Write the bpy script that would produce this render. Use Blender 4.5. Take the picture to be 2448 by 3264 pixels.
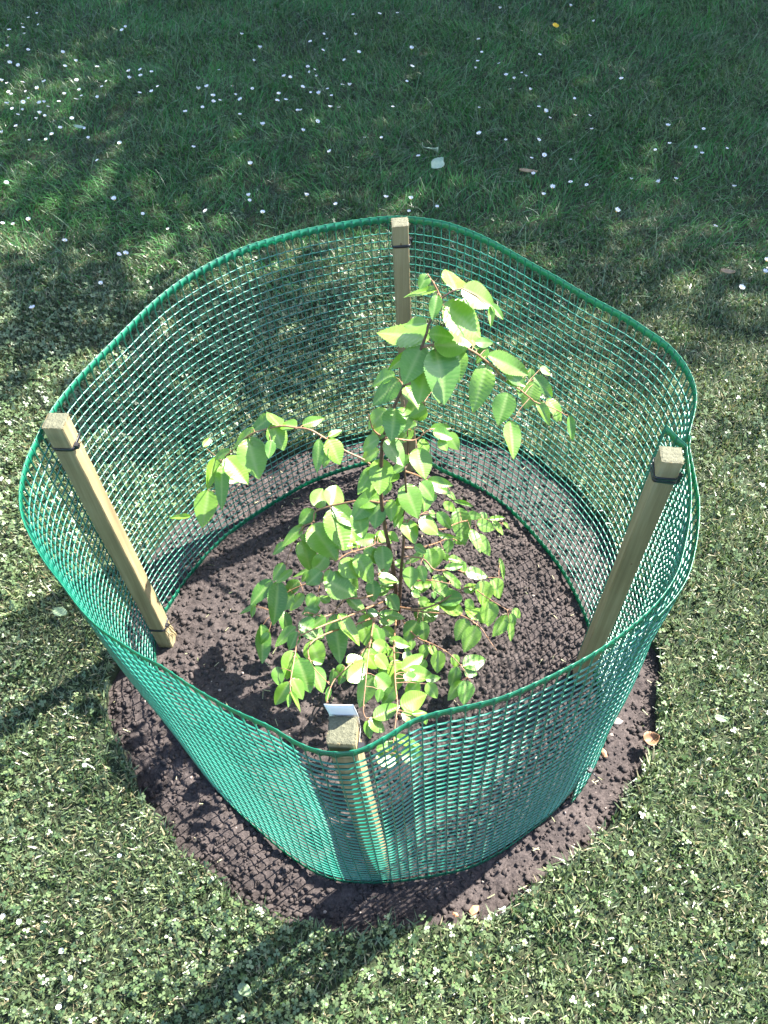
import bpy, math, random
import numpy as np
from mathutils import Vector, Matrix

# ------------------------------------------------------------------ clear
for o in list(bpy.data.objects):
    bpy.data.objects.remove(o, do_unlink=True)
scene = bpy.context.scene
COL = scene.collection
R = math.radians

# ------------------------------------------------------------------ camera
CAM_H = 1.87
PITCH = R(51.3)
FPX = 2612.0                                  # focal length in photo pixels (2448 x 3264)
cam_d = bpy.data.cameras.new('camera')
cam = bpy.data.objects.new('camera', cam_d)
COL.objects.link(cam)
cam.location = (0, 0, CAM_H)
cam.rotation_euler = (R(90) - PITCH, 0, 0)
cam_d.sensor_fit = 'VERTICAL'
cam_d.sensor_height = 24.0
cam_d.lens = 24.0 * FPX / 3264.0
cam_d.clip_start = 0.05
cam_d.clip_end = 500
scene.camera = cam
scene.render.resolution_x = 768
scene.render.resolution_y = 1024

# ------------------------------------------------------------------ sky and sun
SUN_EL = R(46)
SUN_XY = Vector((0.80, 0.60)).normalized()
SUN = Vector((SUN_XY.x * math.cos(SUN_EL), SUN_XY.y * math.cos(SUN_EL), math.sin(SUN_EL)))
world = bpy.data.worlds.new('World')
scene.world = world
world.use_nodes = True
wn = world.node_tree
wn.nodes.clear()
sky = wn.nodes.new('ShaderNodeTexSky')
sky.sky_type = 'NISHITA'
sky.sun_disc = False
sky.sun_elevation = SUN_EL
sky.sun_rotation = math.atan2(SUN_XY.x, SUN_XY.y)
sky.air_density = 1.0
sky.dust_density = 1.0
bg = wn.nodes.new('ShaderNodeBackground')
bg.inputs['Strength'].default_value = 0.105
wo = wn.nodes.new('ShaderNodeOutputWorld')
wn.links.new(sky.outputs[0], bg.inputs[0])
wn.links.new(bg.outputs[0], wo.inputs[0])

sun_d = bpy.data.lights.new('sun', 'SUN')
sun_d.energy = 5.0
sun_d.angle = R(0.53)
sun_d.color = (1.0, 0.955, 0.88)
sun = bpy.data.objects.new('sun', sun_d)
COL.objects.link(sun)
sun.location = SUN * 30
sun.rotation_euler = SUN.to_track_quat('Z', 'Y').to_euler()

scene.view_settings.view_transform = 'Standard'
scene.view_settings.look = 'None'
scene.view_settings.gamma = 1.0
scene.view_settings.use_curve_mapping = False
scene.view_settings.exposure = 2.28

rnd = random.Random(7)
rng = np.random.default_rng(11)

# ------------------------------------------------------------------ helpers
CP, SP = math.cos(PITCH), math.sin(PITCH)
Z_LAWN = 0.03


def ray(u, v):
    dx, dy = u - 1224.0, 1632.0 - v
    return Vector((dx, FPX * CP + dy * SP, -FPX * SP + dy * CP))


def at_z(u, v, z):
    """point where the line of sight through a photo pixel meets height z"""
    d = ray(u, v)
    t = (z - CAM_H) / d.z
    return Vector((d.x * t, d.y * t, z))


def at_y(u, v, y):
    d = ray(u, v)
    t = y / d.y
    return Vector((d.x * t, y, CAM_H + d.z * t))


def depth_of(p):
    return p.y * CP + (CAM_H - p.z) * SP


def tag(o, label=None, cat=None, group=None, kind=None):
    if label: o['label'] = label
    if cat: o['category'] = cat
    if group: o['group'] = group
    if kind: o['kind'] = kind
    return o


def empty(name, loc=(0, 0, 0)):
    o = bpy.data.objects.new(name, None)
    o.empty_display_size = 0.05
    o.location = loc
    COL.objects.link(o)
    return o


def mesh_obj(name, verts, faces, mat, parent=None, smooth=True, link=True):
    me = bpy.data.meshes.new(name)
    me.from_pydata([tuple(v) for v in verts], [], faces)
    if smooth:
        me.polygons.foreach_set('use_smooth', [True] * len(me.polygons))
    for m in (mat if isinstance(mat, (list, tuple)) else [mat]):
        me.materials.append(m)
    me.update()
    o = bpy.data.objects.new(name, me)
    if link: COL.objects.link(o)
    if parent: o.parent = parent
    return o


def np_mesh(name, verts, tris, mat, cols=None, smooth=True, nloop=3, extra=None):
    """fast mesh from numpy arrays; tris (n, nloop) int"""
    me = bpy.data.meshes.new(name)
    verts = np.ascontiguousarray(verts, dtype=np.float32)
    tris = np.ascontiguousarray(tris, dtype=np.int32)
    n = len(tris)
    me.vertices.add(len(verts))
    me.vertices.foreach_set('co', verts.ravel())
    me.loops.add(n * nloop)
    me.loops.foreach_set('vertex_index', tris.ravel())
    me.polygons.add(n)
    me.polygons.foreach_set('loop_start', np.arange(0, n * nloop, nloop, dtype=np.int32))
    me.polygons.foreach_set('loop_total', np.full(n, nloop, dtype=np.int32))
    if smooth:
        me.polygons.foreach_set('use_smooth', np.ones(n, dtype=bool))
    me.update(calc_edges=True)
    if cols is not None:
        a = me.color_attributes.new('Col', 'FLOAT_COLOR', 'POINT')
        c4 = np.ones((len(verts), 4), dtype=np.float32)
        c4[:, :3] = cols
        a.data.foreach_set('color', c4.ravel())
    me.materials.append(mat)
    me.validate()
    o = bpy.data.objects.new(name, me)
    COL.objects.link(o)
    return o


class Noise:
    """smooth 2-D value noise on numpy arrays"""
    def __init__(self, seed):
        self.t = np.random.default_rng(seed).random((256, 256)).astype(np.float32)

    def __call__(self, x, y, f):
        x = x * f + 1000.0; y = y * f + 1000.0
        xi = np.floor(x).astype(int); yi = np.floor(y).astype(int)
        fx = x - xi; fy = y - yi
        fx = fx * fx * (3 - 2 * fx); fy = fy * fy * (3 - 2 * fy)
        t = self.t
        a = t[xi % 256, yi % 256]; b = t[(xi + 1) % 256, yi % 256]
        c = t[xi % 256, (yi + 1) % 256]; d = t[(xi + 1) % 256, (yi + 1) % 256]
        return (a * (1 - fx) + b * fx) * (1 - fy) + (c * (1 - fx) + d * fx) * fy


def tube(path, radii, sides=6, cap=True):
    """verts, faces of a tube along a polyline"""
    verts, faces = [], []
    n = len(path)
    prev = None
    for i, p in enumerate(path):
        d = (path[min(i + 1, n - 1)] - path[max(i - 1, 0)])
        d = d.normalized() if d.length > 1e-9 else Vector((0, 0, 1))
        if prev is None:
            s = d.cross(Vector((0, 0, 1)))
            if s.length < 0.1: s = d.cross(Vector((1, 0, 0)))
        else:
            s = prev - d * prev.dot(d)
        s.normalize(); prev = s
        t = d.cross(s)
        r = radii[i] if hasattr(radii, '__len__') else radii
        for k in range(sides):
            a = 2 * math.pi * k / sides
            verts.append(p + s * (math.cos(a) * r) + t * (math.sin(a) * r))
    for i in range(n - 1):
        for k in range(sides):
            k2 = (k + 1) % sides
            faces.append((i * sides + k, i * sides + k2, (i + 1) * sides + k2, (i + 1) * sides + k))
    if cap:
        faces.append(tuple(range(sides - 1, -1, -1)))
        faces.append(tuple((n - 1) * sides + k for k in range(sides)))
    return verts, faces


class MB:
    def __init__(self): self.v, self.f = [], []

    def add(self, vf):
        o = len(self.v)
        self.v += vf[0]
        self.f += [tuple(i + o for i in f) for f in vf[1]]
        return self


def catmull(pts, per=6):
    out = []
    n = len(pts)
    for i in range(n - 1):
        p0 = pts[max(i - 1, 0)]; p1 = pts[i]; p2 = pts[i + 1]; p3 = pts[min(i + 2, n - 1)]
        for k in range(per):
            t = k / per
            out.append(0.5 * ((2 * p1) + (p2 - p0) * t + (2 * p0 - 5 * p1 + 4 * p2 - p3) * t * t
                              + (3 * p1 - p0 - 3 * p2 + p3) * t ** 3))
    out.append(pts[-1].copy())
    return out


# ------------------------------------------------------------------ materials
def new_mat(name):
    m = bpy.data.materials.new(name)
    m.use_nodes = True
    nt = m.node_tree
    b = nt.nodes['Principled BSDF']
    return m, nt, b


def N(nt, typ, **kw):
    n = nt.nodes.new(typ)
    for k, v in kw.items():
        setattr(n, k, v)
    return n


def noise_node(nt, scale, detail=4, rough=0.6, coord='Object', vscale=None):
    tc = N(nt, 'ShaderNodeTexCoord')
    nz = N(nt, 'ShaderNodeTexNoise')
    nz.inputs['Scale'].default_value = scale
    nz.inputs['Detail'].default_value = detail
    nz.inputs['Roughness'].default_value = rough
    if vscale:
        mp = N(nt, 'ShaderNodeMapping')
        mp.inputs['Scale'].default_value = vscale
        nt.links.new(tc.outputs[coord], mp.inputs[0])
        nt.links.new(mp.outputs[0], nz.inputs['Vector'])
    else:
        nt.links.new(tc.outputs[coord], nz.inputs['Vector'])
    return nz


def ramp(nt, fac, stops):
    r = N(nt, 'ShaderNodeValToRGB')
    el = r.color_ramp.elements
    while len(el) < len(stops): el.new(0.5)
    for e, (p, c) in zip(el, stops):
        e.position = p
        e.color = (*c, 1)
    nt.links.new(fac, r.inputs[0])
    return r


def bump(nt, b, height, strength=0.5, dist=0.002):
    bp = N(nt, 'ShaderNodeBump')
    bp.inputs['Strength'].default_value = strength
    bp.inputs['Distance'].default_value = dist
    nt.links.new(height, bp.inputs['Height'])
    nt.links.new(bp.outputs[0], b.inputs['Normal'])
    return bp


def add_translucent(nt, b, color_socket, fac, tint=(1, 1, 1)):
    tr = N(nt, 'ShaderNodeBsdfTranslucent')
    mul = N(nt, 'ShaderNodeMixRGB', blend_type='MULTIPLY')
    mul.inputs[0].default_value = 1.0
    mul.inputs[2].default_value = (*tint, 1)
    if color_socket is None:
        mul.inputs[1].default_value = b.inputs['Base Color'].default_value
    else:
        nt.links.new(color_socket, mul.inputs[1])
    nt.links.new(mul.outputs[0], tr.inputs[0])
    mx = N(nt, 'ShaderNodeMixShader')
    mx.inputs[0].default_value = fac
    out = nt.nodes['Material Output']
    nt.links.new(b.outputs[0], mx.inputs[1])
    nt.links.new(tr.outputs[0], mx.inputs[2])
    nt.links.new(mx.outputs[0], out.inputs[0])


def mat_blades(name, rough=0.5, trans=0.25, spec=0.5):
    m, nt, b = new_mat(name)
    at = N(nt, 'ShaderNodeAttribute', attribute_name='Col')
    nt.links.new(at.outputs['Color'], b.inputs['Base Color'])
    b.inputs['Roughness'].default_value = rough
    b.inputs['Specular IOR Level'].default_value = spec
    add_translucent(nt, b, at.outputs['Color'], trans, (1.2, 1.25, 0.7))
    return m


M_grass = mat_blades('grass_blade', 0.36, 0.20, 0.7)
M_shadegrass = mat_blades('shade_grass_blade', 0.5, 0.22, 0.3)
M_clover = mat_blades('clover_leaf', 0.38, 0.15, 0.65)

M_turf, nt, b = new_mat('turf_floor')
nz = noise_node(nt, 55, 6, 0.7)
nz2 = noise_node(nt, 3.0, 4, 0.6)
mix = N(nt, 'ShaderNodeMath', operation='MULTIPLY_ADD')
mix.inputs[1].default_value = 0.35
nt.links.new(nz2.outputs[0], mix.inputs[0]); nt.links.new(nz.outputs[0], mix.inputs[2])
rp = ramp(nt, mix.outputs[0], [(0.35, (0.012, 0.017, 0.007)), (0.62, (0.020, 0.030, 0.011)), (0.85, (0.036, 0.046, 0.018))])
nt.links.new(rp.outputs[0], b.inputs['Base Color'])
b.inputs['Roughness'].default_value = 0.95
bump(nt, b, nz.outputs[0], 0.8, 0.01)

M_soil, nt, b = new_mat('dark_soil')
nz = noise_node(nt, 190, 5, 0.7)
nz2 = noise_node(nt, 9, 4, 0.6)
mix = N(nt, 'ShaderNodeMath', operation='MULTIPLY_ADD')
mix.inputs[1].default_value = 0.5
nt.links.new(nz2.outputs[0], mix.inputs[0]); nt.links.new(nz.outputs[0], mix.inputs[2])
rp = ramp(nt, mix.outputs[0], [(0.45, (0.029, 0.023, 0.0215)), (0.75, (0.058, 0.046, 0.043)), (1.0, (0.115, 0.092, 0.083))])
nt.links.new(rp.outputs[0], b.inputs['Base Color'])
b.inputs['Roughness'].default_value = 0.92
b.inputs['Specular IOR Level'].default_value = 0.3
bump(nt, b, nz.outputs[0], 0.9, 0.003)

M_stone, nt, b = new_mat('pale_stone')
oi = N(nt, 'ShaderNodeObjectInfo')
nz = noise_node(nt, 60, 3, 0.6)
rp = ramp(nt, nz.outputs[0], [(0.3, (0.20, 0.15, 0.13)), (0.7, (0.40, 0.33, 0.28))])
nt.links.new(rp.outputs[0], b.inputs['Base Color'])
b.inputs['Roughness'].default_value = 0.8

M_straw, nt, b = new_mat('dry_straw')
at = N(nt, 'ShaderNodeAttribute', attribute_name='Col')
nt.links.new(at.outputs['Color'], b.inputs['Base Color'])
b.inputs['Roughness'].default_value = 0.6

# treated softwood, lengthwise grain, pale greenish tint
def mat_wood(name, endgrain=False):
    m, nt, b = new_mat(name)
    if endgrain:
        nz = noise_node(nt, 260, 5, 0.75)
        rp = ramp(nt, nz.outputs[0], [(0.3, (0.085, 0.085, 0.048)), (0.55, (0.135, 0.132, 0.080)), (0.8, (0.21, 0.20, 0.125))])
        bump(nt, b, nz.outputs[0], 0.9, 0.003)
    else:
        nz = noise_node(nt, 70, 6, 0.6, vscale=(1, 1, 0.035))
        nz2 = noise_node(nt, 6, 4, 0.6, vscale=(1, 1, 0.5))
        mx = N(nt, 'ShaderNodeMath', operation='MULTIPLY_ADD')
        mx.inputs[1].default_value = 0.6
        nt.links.new(nz2.outputs[0], mx.inputs[0]); nt.links.new(nz.outputs[0], mx.inputs[2])
        rp = ramp(nt, mx.outputs[0], [(0.5, (0.155, 0.114, 0.054)), (0.8, (0.25, 0.195, 0.100)), (1.05, (0.33, 0.265, 0.150))])
        fine = noise_node(nt, 500, 4, 0.7, vscale=(1, 1, 0.25))
        bump(nt, b, fine.outputs[0], 0.5, 0.0012)
    nt.links.new(rp.outputs[0], b.inputs['Base Color'])
    b.inputs['Roughness'].default_value = 0.75
    return m


M_wood = mat_wood('treated_softwood')
M_endgrain = mat_wood('sawn_end_grain', True)

M_knot, nt, b = new_mat('wood_knot')
nz = noise_node(nt, 200, 3, 0.6)
rp = ramp(nt, nz.outputs[0], [(0.3, (0.12, 0.07, 0.03)), (0.7, (0.20, 0.13, 0.06))])
nt.links.new(rp.outputs[0], b.inputs['Base Color'])
b.inputs['Roughness'].default_value = 0.7

# green extruded plastic
def mat_net(name, lo, hi, trans):
    m, nt, b = new_mat(name)
    nz = noise_node(nt, 14, 3, 0.5)
    rp = ramp(nt, nz.outputs[0], [(0.3, lo), (0.7, hi)])
    nt.links.new(rp.outputs[0], b.inputs['Base Color'])
    b.inputs['Roughness'].default_value = 0.36
    b.inputs['Specular IOR Level'].default_value = 0.9
    b.inputs['Coat Weight'].default_value = 0.45
    b.inputs['Coat Roughness'].default_value = 0.32
    add_translucent(nt, b, rp.outputs[0], trans, (0.8, 1.5, 1.0))
    return m


M_net = mat_net('green_plastic', (0.002, 0.135, 0.088), (0.005, 0.185, 0.122), 0.15)
M_band = mat_net('green_plastic_band', (0.002, 0.175, 0.095), (0.005, 0.225, 0.125), 0.38)

M_black, nt, b = new_mat('black_nylon')
nz = noise_node(nt, 300, 2, 0.5)
rp = ramp(nt, nz.outputs[0], [(0.3, (0.010, 0.010, 0.013)), (0.7, (0.022, 0.022, 0.027))])
nt.links.new(rp.outputs[0], b.inputs['Base Color'])
b.inputs['Roughness'].default_value = 0.28

M_card, nt, b = new_mat('white_card')
nz = noise_node(nt, 40, 2, 0.5)
rp = ramp(nt, nz.outputs[0], [(0.3, (0.74, 0.76, 0.80)), (0.7, (0.82, 0.83, 0.85))])
nt.links.new(rp.outputs[0], b.inputs['Base Color'])
b.inputs['Roughness'].default_value = 0.4

M_bark, nt, b = new_mat('young_bark')
nz = noise_node(nt, 160, 4, 0.6)
rp = ramp(nt, nz.outputs[0], [(0.3, (0.060, 0.033, 0.022)), (0.7, (0.135, 0.075, 0.048))])
nt.links.new(rp.outputs[0], b.inputs['Base Color'])
b.inputs['Roughness'].default_value = 0.55
bump(nt, b, nz.outputs[0], 0.4, 0.001)

M_twig, nt, b = new_mat('twig_bark')
nz = noise_node(nt, 120, 3, 0.6)
rp = ramp(nt, nz.outputs[0], [(0.3, (0.20, 0.095, 0.050)), (0.7, (0.33, 0.19, 0.10))])
nt.links.new(rp.outputs[0], b.inputs['Base Color'])
b.inputs['Roughness'].default_value = 0.5


def mat_leaf(name, c_lo, c_hi, trans=0.42):
    """hornbeam leaf: the pale midrib comes from the UV, the pleats are geometry"""
    m, nt, b = new_mat(name)
    oi = N(nt, 'ShaderNodeObjectInfo')
    nz = noise_node(nt, 1.8, 3, 0.6)
    add = N(nt, 'ShaderNodeMath', operation='MULTIPLY_ADD')
    add.inputs[1].default_value = 0.75
    nt.links.new(oi.outputs['Random'], add.inputs[0])
    sc = N(nt, 'ShaderNodeMath', operation='MULTIPLY'); sc.inputs[1].default_value = 0.5
    nt.links.new(nz.outputs[0], sc.inputs[0])
    nt.links.new(sc.outputs[0], add.inputs[2])
    rp = ramp(nt, add.outputs[0], [(0.2, c_lo), (0.95, c_hi)])
    uv = N(nt, 'ShaderNodeAttribute', attribute_name='Col')
    mx = N(nt, 'ShaderNodeMixRGB')
    nt.links.new(uv.outputs['Fac'], mx.inputs[0])
    nt.links.new(rp.outputs[0], mx.inputs[1])
    mx.inputs[2].default_value = (0.30, 0.42, 0.13, 1)
    nt.links.new(mx.outputs[0], b.inputs['Base Color'])
    b.inputs['Roughness'].default_value = 0.40
    b.inputs['Specular IOR Level'].default_value = 0.9
    b.inputs['Coat Weight'].default_value = 0.5
    b.inputs['Coat Roughness'].default_value = 0.36
    add_translucent(nt, b, mx.outputs[0], trans, (1.2, 1.3, 0.45))
    return m


M_leaf = mat_leaf('hornbeam_leaf', (0.085, 0.235, 0.028), (0.200, 0.380, 0.040), 0.34)

M_petal, nt, b = new_mat('daisy_petal')
b.inputs['Base Color'].default_value = (0.82, 0.82, 0.84, 1)
b.inputs['Roughness'].default_value = 0.6
M_yellow, nt, b = new_mat('flower_yellow')
b.inputs['Base Color'].default_value = (0.75, 0.45, 0.02, 1)
b.inputs['Roughness'].default_value = 0.6
M_stalk, nt, b = new_mat('flower_stalk')
b.inputs['Base Color'].default_value = (0.07, 0.14, 0.04, 1)
b.inputs['Roughness'].default_value = 0.6


def mat_dead(name, lo, hi):
    m, nt, b = new_mat(name)
    nz = noise_node(nt, 45, 4, 0.6)
    rp = ramp(nt, nz.outputs[0], [(0.3, lo), (0.7, hi)])
    nt.links.new(rp.outputs[0], b.inputs['Base Color'])
    b.inputs['Roughness'].default_value = 0.6
    return m


M_deadpale = mat_dead('pale_underside', (0.26, 0.36, 0.25), (0.36, 0.45, 0.33))
M_lawnleaf = mat_dead('lawn_leaf', (0.14, 0.21, 0.11), (0.20, 0.27, 0.15))
M_deadbrown = mat_dead('dry_brown_leaf', (0.26, 0.17, 0.09), (0.42, 0.30, 0.18))
M_brick = mat_dead('orange_brick', (0.38, 0.17, 0.09), (0.52, 0.28, 0.16))
M_chip = mat_dead('brown_wood', (0.16, 0.08, 0.035), (0.27, 0.15, 0.075))
M_treeleaf = mat_dead('tree_leaf', (0.05, 0.11, 0.03), (0.08, 0.16, 0.04))
M_treebark = mat_dead('tree_bark', (0.06, 0.05, 0.04), (0.13, 0.11, 0.09))

# ------------------------------------------------------------------ outlines measured on the ground
SOIL_PX = [(330, 2180), (336, 2300), (400, 2420), (445, 2520), (520, 2630), (620, 2745), (730, 2850), (840, 2920),
           (960, 2950), (1100, 2965), (1260, 2968), (1400, 2945), (1520, 2915), (1680, 2840), (1800, 2750), (1900, 2670),
           (1985, 2580), (2050, 2470), (2095, 2370), (2120, 2270), (2118, 2170), (2092, 2050), (2060, 1930),
           (2010, 1800), (1940, 1680), (1850, 1570), (1740, 1475), (1600, 1410), (1440, 1375), (1250, 1372),
           (1060, 1390), (880, 1435), (720, 1510), (590, 1620), (480, 1760), (400, 1910), (350, 2050)]
soil_pts = [at_z(u, v, Z_LAWN) for u, v in SOIL_PX]


def closed_smooth(pts, n):
    m = len(pts)
    dense = []
    for i in range(m):
        p0, p1, p2, p3 = pts[i - 1], pts[i], pts[(i + 1) % m], pts[(i + 2) % m]
        for k in range(8):
            t = k / 8
            dense.append(0.5 * ((2 * p1) + (p2 - p0) * t + (2 * p0 - 5 * p1 + 4 * p2 - p3) * t * t
                                + (3 * p1 - p0 - 3 * p2 + p3) * t ** 3))
    d = np.array([tuple(p) for p in dense])
    seg = np.linalg.norm(np.roll(d, -1, axis=0) - d, axis=1)
    s = np.concatenate([[0], np.cumsum(seg)])
    dd = np.vstack([d, d[:1]])
    q = np.linspace(0, s[-1], n, endpoint=False)
    return np.stack([np.interp(q, s, dd[:, k]) for k in range(3)], axis=1)


NB = 256
soil_loop = closed_smooth(soil_pts, NB)
soil_c = soil_loop[:, :2].mean(axis=0)
_n = Noise(3)
ang_loop = np.arctan2(soil_loop[:, 1] - soil_c[1], soil_loop[:, 0] - soil_c[0])
rad_loop = np.hypot(soil_loop[:, 1] - soil_c[1], soil_loop[:, 0] - soil_c[0])
rad_loop = rad_loop + (_n(soil_loop[:, 0], soil_loop[:, 1], 9.0) - 0.5) * 0.035 + (_n(soil_loop[:, 0], soil_loop[:, 1], 30.0) - 0.5) * 0.02
order = np.argsort(ang_loop)
A_s, R_s = ang_loop[order], rad_loop[order]
A_w = np.concatenate([A_s - 2 * np.pi, A_s, A_s + 2 * np.pi])
R_w = np.concatenate([R_s, R_s, R_s])


def soil_radius(x, y):
    """(distance from bed centre, bed radius in that direction)"""
    a = np.arctan2(y - soil_c[1], x - soil_c[0])
    return np.hypot(x - soil_c[0], y - soil_c[1]), np.interp(a, A_w, R_w)


# ------------------------------------------------------------------ lawn sheet (one sheet to the horizon, with the bed cut out)
n1, n2 = Noise(21), Noise(22)


def lawn_z(x, y):
    return Z_LAWN + (n1(x, y, 2.2) - 0.5) * 0.022 + (n2(x, y, 9.0) - 0.5) * 0.010


NA = 540
angs = np.linspace(-np.pi, np.pi, NA, endpoint=False)
rr = np.interp(angs, A_w, R_w)
offs = [-0.002, 0.0, 0.012] + [0.03 + 0.035 * i for i in range(138)] + [5.2, 6, 9, 15, 30, 70, 150]
V = []
for i, of in enumerate(offs):
    x = soil_c[0] + np.cos(angs) * (rr + of); y = soil_c[1] + np.sin(angs) * (rr + of)
    z = lawn_z(x, y)
    if i == 0: z = np.full(NA, -0.06)
    if i == 1: z = z - 0.008
    if of > 10: z = np.full(NA, Z_LAWN)
    V.append(np.stack([x, y, z], axis=1))
V = np.vstack(V)
Fq = []
for i in range(len(offs) - 1):
    a = i * NA + np.arange(NA); b_ = i * NA + (np.arange(NA) + 1) % NA
    Fq.append(np.stack([a, a + NA, b_ + NA, b_], axis=1))
lawn = np_mesh('lawn_ground', V, np.vstack(Fq), M_turf, nloop=4)
tag(lawn, 'green lawn ground around the dark soil bed', 'lawn', kind='structure')

# ------------------------------------------------------------------ soil bed
ns = [Noise(40 + i) for i in range(5)]


def soil_z(x, y):
    d, rb = soil_radius(x, y)
    e = np.clip((rb - d) / 0.10, 0, 1)
    h = (ns[0](x, y, 3.0) - 0.5) * 0.020
    c = ns[1](x, y, 20.0); c2 = ns[2](x, y, 55.0); c3 = ns[3](x, y, 120.0)
    h = h + (c - 0.5) * 0.012 + (0.5 - np.abs(c2 - 0.5)) * 0.012 + (c3 - 0.5) * 0.0045
    return -0.012 * (1 - e) + h * 1.0 - 0.004


STEP = 0.0050
xs = np.arange(soil_c[0] - 0.95, soil_c[0] + 0.95, STEP)
ys = np.arange(soil_c[1] - 0.95, soil_c[1] + 0.95, STEP)
X, Y = np.meshgrid(xs, ys)
Zs = soil_z(X, Y)
jx = rng.uniform(-0.0017, 0.0017, X.shape); jy = rng.uniform(-0.0017, 0.0017, X.shape)
Zs = Zs + rng.normal(0, 0.0007, X.shape)
V = np.stack([(X + jx).ravel(), (Y + jy).ravel(), Zs.ravel()], axis=1)
ny, nx = X.shape
idx = np.arange(ny * nx).reshape(ny, nx)
q = np.stack([idx[:-1, :-1].ravel(), idx[:-1, 1:].ravel(), idx[1:, 1:].ravel(), idx[1:, :-1].ravel()], axis=1)
cx = X[:-1, :-1].ravel() + STEP / 2; cy = Y[:-1, :-1].ravel() + STEP / 2
d, rb = soil_radius(cx, cy)
q = q[d < rb + 0.012]
used = np.unique(q)
remap = np.full(len(V), -1); remap[used] = np.arange(len(used))
soil = np_mesh('soil_bed', V[used], remap[q], M_soil, nloop=4)
tag(soil, 'round bed of dark crumbly soil in the lawn', 'soil', kind='structure')

# loose clods and crumbs lying on the soil (uncountable)
ICO = None
def ico():
    global ICO
    if ICO is None:
        import bmesh
        bm = bmesh.new()
        bmesh.ops.create_icosphere(bm, subdivisions=1, radius=1.0)
        ICO = (np.array([v.co[:] for v in bm.verts]), np.array([[v.index for v in f.verts] for f in bm.faces]))
        bm.free()
    return ICO


def scatter_lumps(name, n, smin, smax, mat, flat=0.7, seed=1, sink=0.3, power=2.2, within=0.01):
    r = np.random.default_rng(seed)
    bv, bf = ico()
    th = r.uniform(-np.pi, np.pi, n); rbs = np.interp(th, A_w, R_w) - within
    rad = np.sqrt(r.random(n)) * rbs
    x = soil_c[0] + np.cos(th) * rad; y = soil_c[1] + np.sin(th) * rad
    s = smin + (smax - smin) * r.random(n) ** power
    z = soil_z(x, y) + s * flat * (1 - sink) * 0.6
    sc = s[:, None] * r.uniform(0.7, 1.2, (n, 3)) * np.array([1, 1, flat])
    jit = 1 + r.uniform(-0.28, 0.28, (n, len(bv)))
    an = r.uniform(0, 6.28, n)
    v = bv[None] * jit[..., None] * sc[:, None]
    ca, sa = np.cos(an)[:, None], np.sin(an)[:, None]
    vx = v[..., 0] * ca - v[..., 1] * sa + x[:, None]
    vy = v[..., 0] * sa + v[..., 1] * ca + y[:, None]
    vz = v[..., 2] + z[:, None]
    VV = np.stack([vx, vy, vz], axis=2).reshape(-1, 3)
    FF = (bf[None] + (np.arange(n) * len(bv))[:, None, None]).reshape(-1, 3)
    return np_mesh(name, VV, FF, mat, smooth=False)


o = scatter_lumps('soil_clods', 15000, 0.0014, 0.0085, M_soil, 0.8, 5, 0.40, 2.6)
tag(o, 'loose dark soil crumbs and clods strewn over the bed', 'soil crumbs', kind='stuff')
o = scatter_lumps('soil_grit', 320, 0.0010, 0.0045, M_stone, 0.6, 6, 0.1, 3.0)
tag(o, 'small pale grit and stones lying on the dark soil', 'grit', kind='stuff')

# ------------------------------------------------------------------ grass
def in_view_mask(x, y, margin):
    """ground points the photograph can see, widened sideways for a neighbouring viewpoint"""
    dep = y * CP + CAM_H * SP
    up = y * SP - CAM_H * CP
    u = x / dep * FPX; v = up / dep * FPX
    m = margin / dep * FPX
    return (np.abs(u) < 1224 + m) & (v < 1632 + m) & (v > -1632 - m)


n3, n4, n5, n6 = Noise(61), Noise(62), Noise(63), Noise(64)


def grass_points(n, ymin, ymax, seed, margin=0.45, keep=None):
    r = np.random.default_rng(seed)
    x = r.uniform(-3.6, 3.6, n); y = r.uniform(ymin, ymax, n)
    k = in_view_mask(x, y, margin)
    d, rb = soil_radius(x, y)
    k &= d > rb + 0.004 - 0.012 * (r.random(n) < 0.3)
    if keep is not None: k &= keep(x, y, r)
    return x[k], y[k], r


def build_blades(name, x, y, h, w, lean, az, cols, curl, mat, nseg=2, zoff=0.0):
    """tapered blades; h length, lean 0..1 tilt from vertical, az lean direction"""
    n = len(x)
    z0 = lawn_z(x, y) - 0.004 + zoff
    ts = np.linspace(0, 1, nseg + 1)
    sx, sy = -np.sin(az), np.cos(az)
    tw = np.random.default_rng(5).uniform(-0.9, 0.9, n)
    sxx = sx * np.cos(tw) + np.cos(az) * np.sin(tw); syy = sy * np.cos(tw) + np.sin(az) * np.sin(tw)
    rows = []
    px, py, pz = x.copy(), y.copy(), z0.copy()
    ang = lean.copy()
    pts = [(px.copy(), py.copy(), pz.copy())]
    for i in range(nseg):
        st = h / nseg
        px = px + np.cos(az) * np.sin(ang) * st
        py = py + np.sin(az) * np.sin(ang) * st
        pz = np.maximum(pz + np.cos(ang) * st, z0 + 0.002)
        pts.append((px.copy(), py.copy(), pz.copy()))
        ang = ang + curl
    verts, vc = [], []
    for i, t in enumerate(ts):
        ww = w * (1.0 if i == 0 else (1 - t ** 1.6)) * 0.5
        a, b_, c = pts[i]
        if i < nseg:
            verts.append(np.stack([a - sxx * ww, b_ - syy * ww, c], axis=1))
            verts.append(np.stack([a + sxx * ww, b_ + syy * ww, c], axis=1))
            vc += [cols, cols]
        else:
            verts.append(np.stack([a, b_, c], axis=1)); vc.append(cols)
    K = len(verts)
    VV = np.stack(verts, axis=1).reshape(-1, 3)
    CC = np.stack(vc, axis=1).reshape(-1, 3)
    base = (np.arange(n) * K)[:, None]
    tri = []
    for i in range(nseg - 1):
        a = 2 * i
        tri.append(base + np.array([[a, a + 1, a + 3]])); tri.append(base + np.array([[a, a + 3, a + 2]]))
    a = 2 * (nseg - 1)
    tri.append(base + np.array([[a, a + 1, a + 2]]))
    return np_mesh(name, VV, np.vstack(tri), mat, cols=CC)


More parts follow.
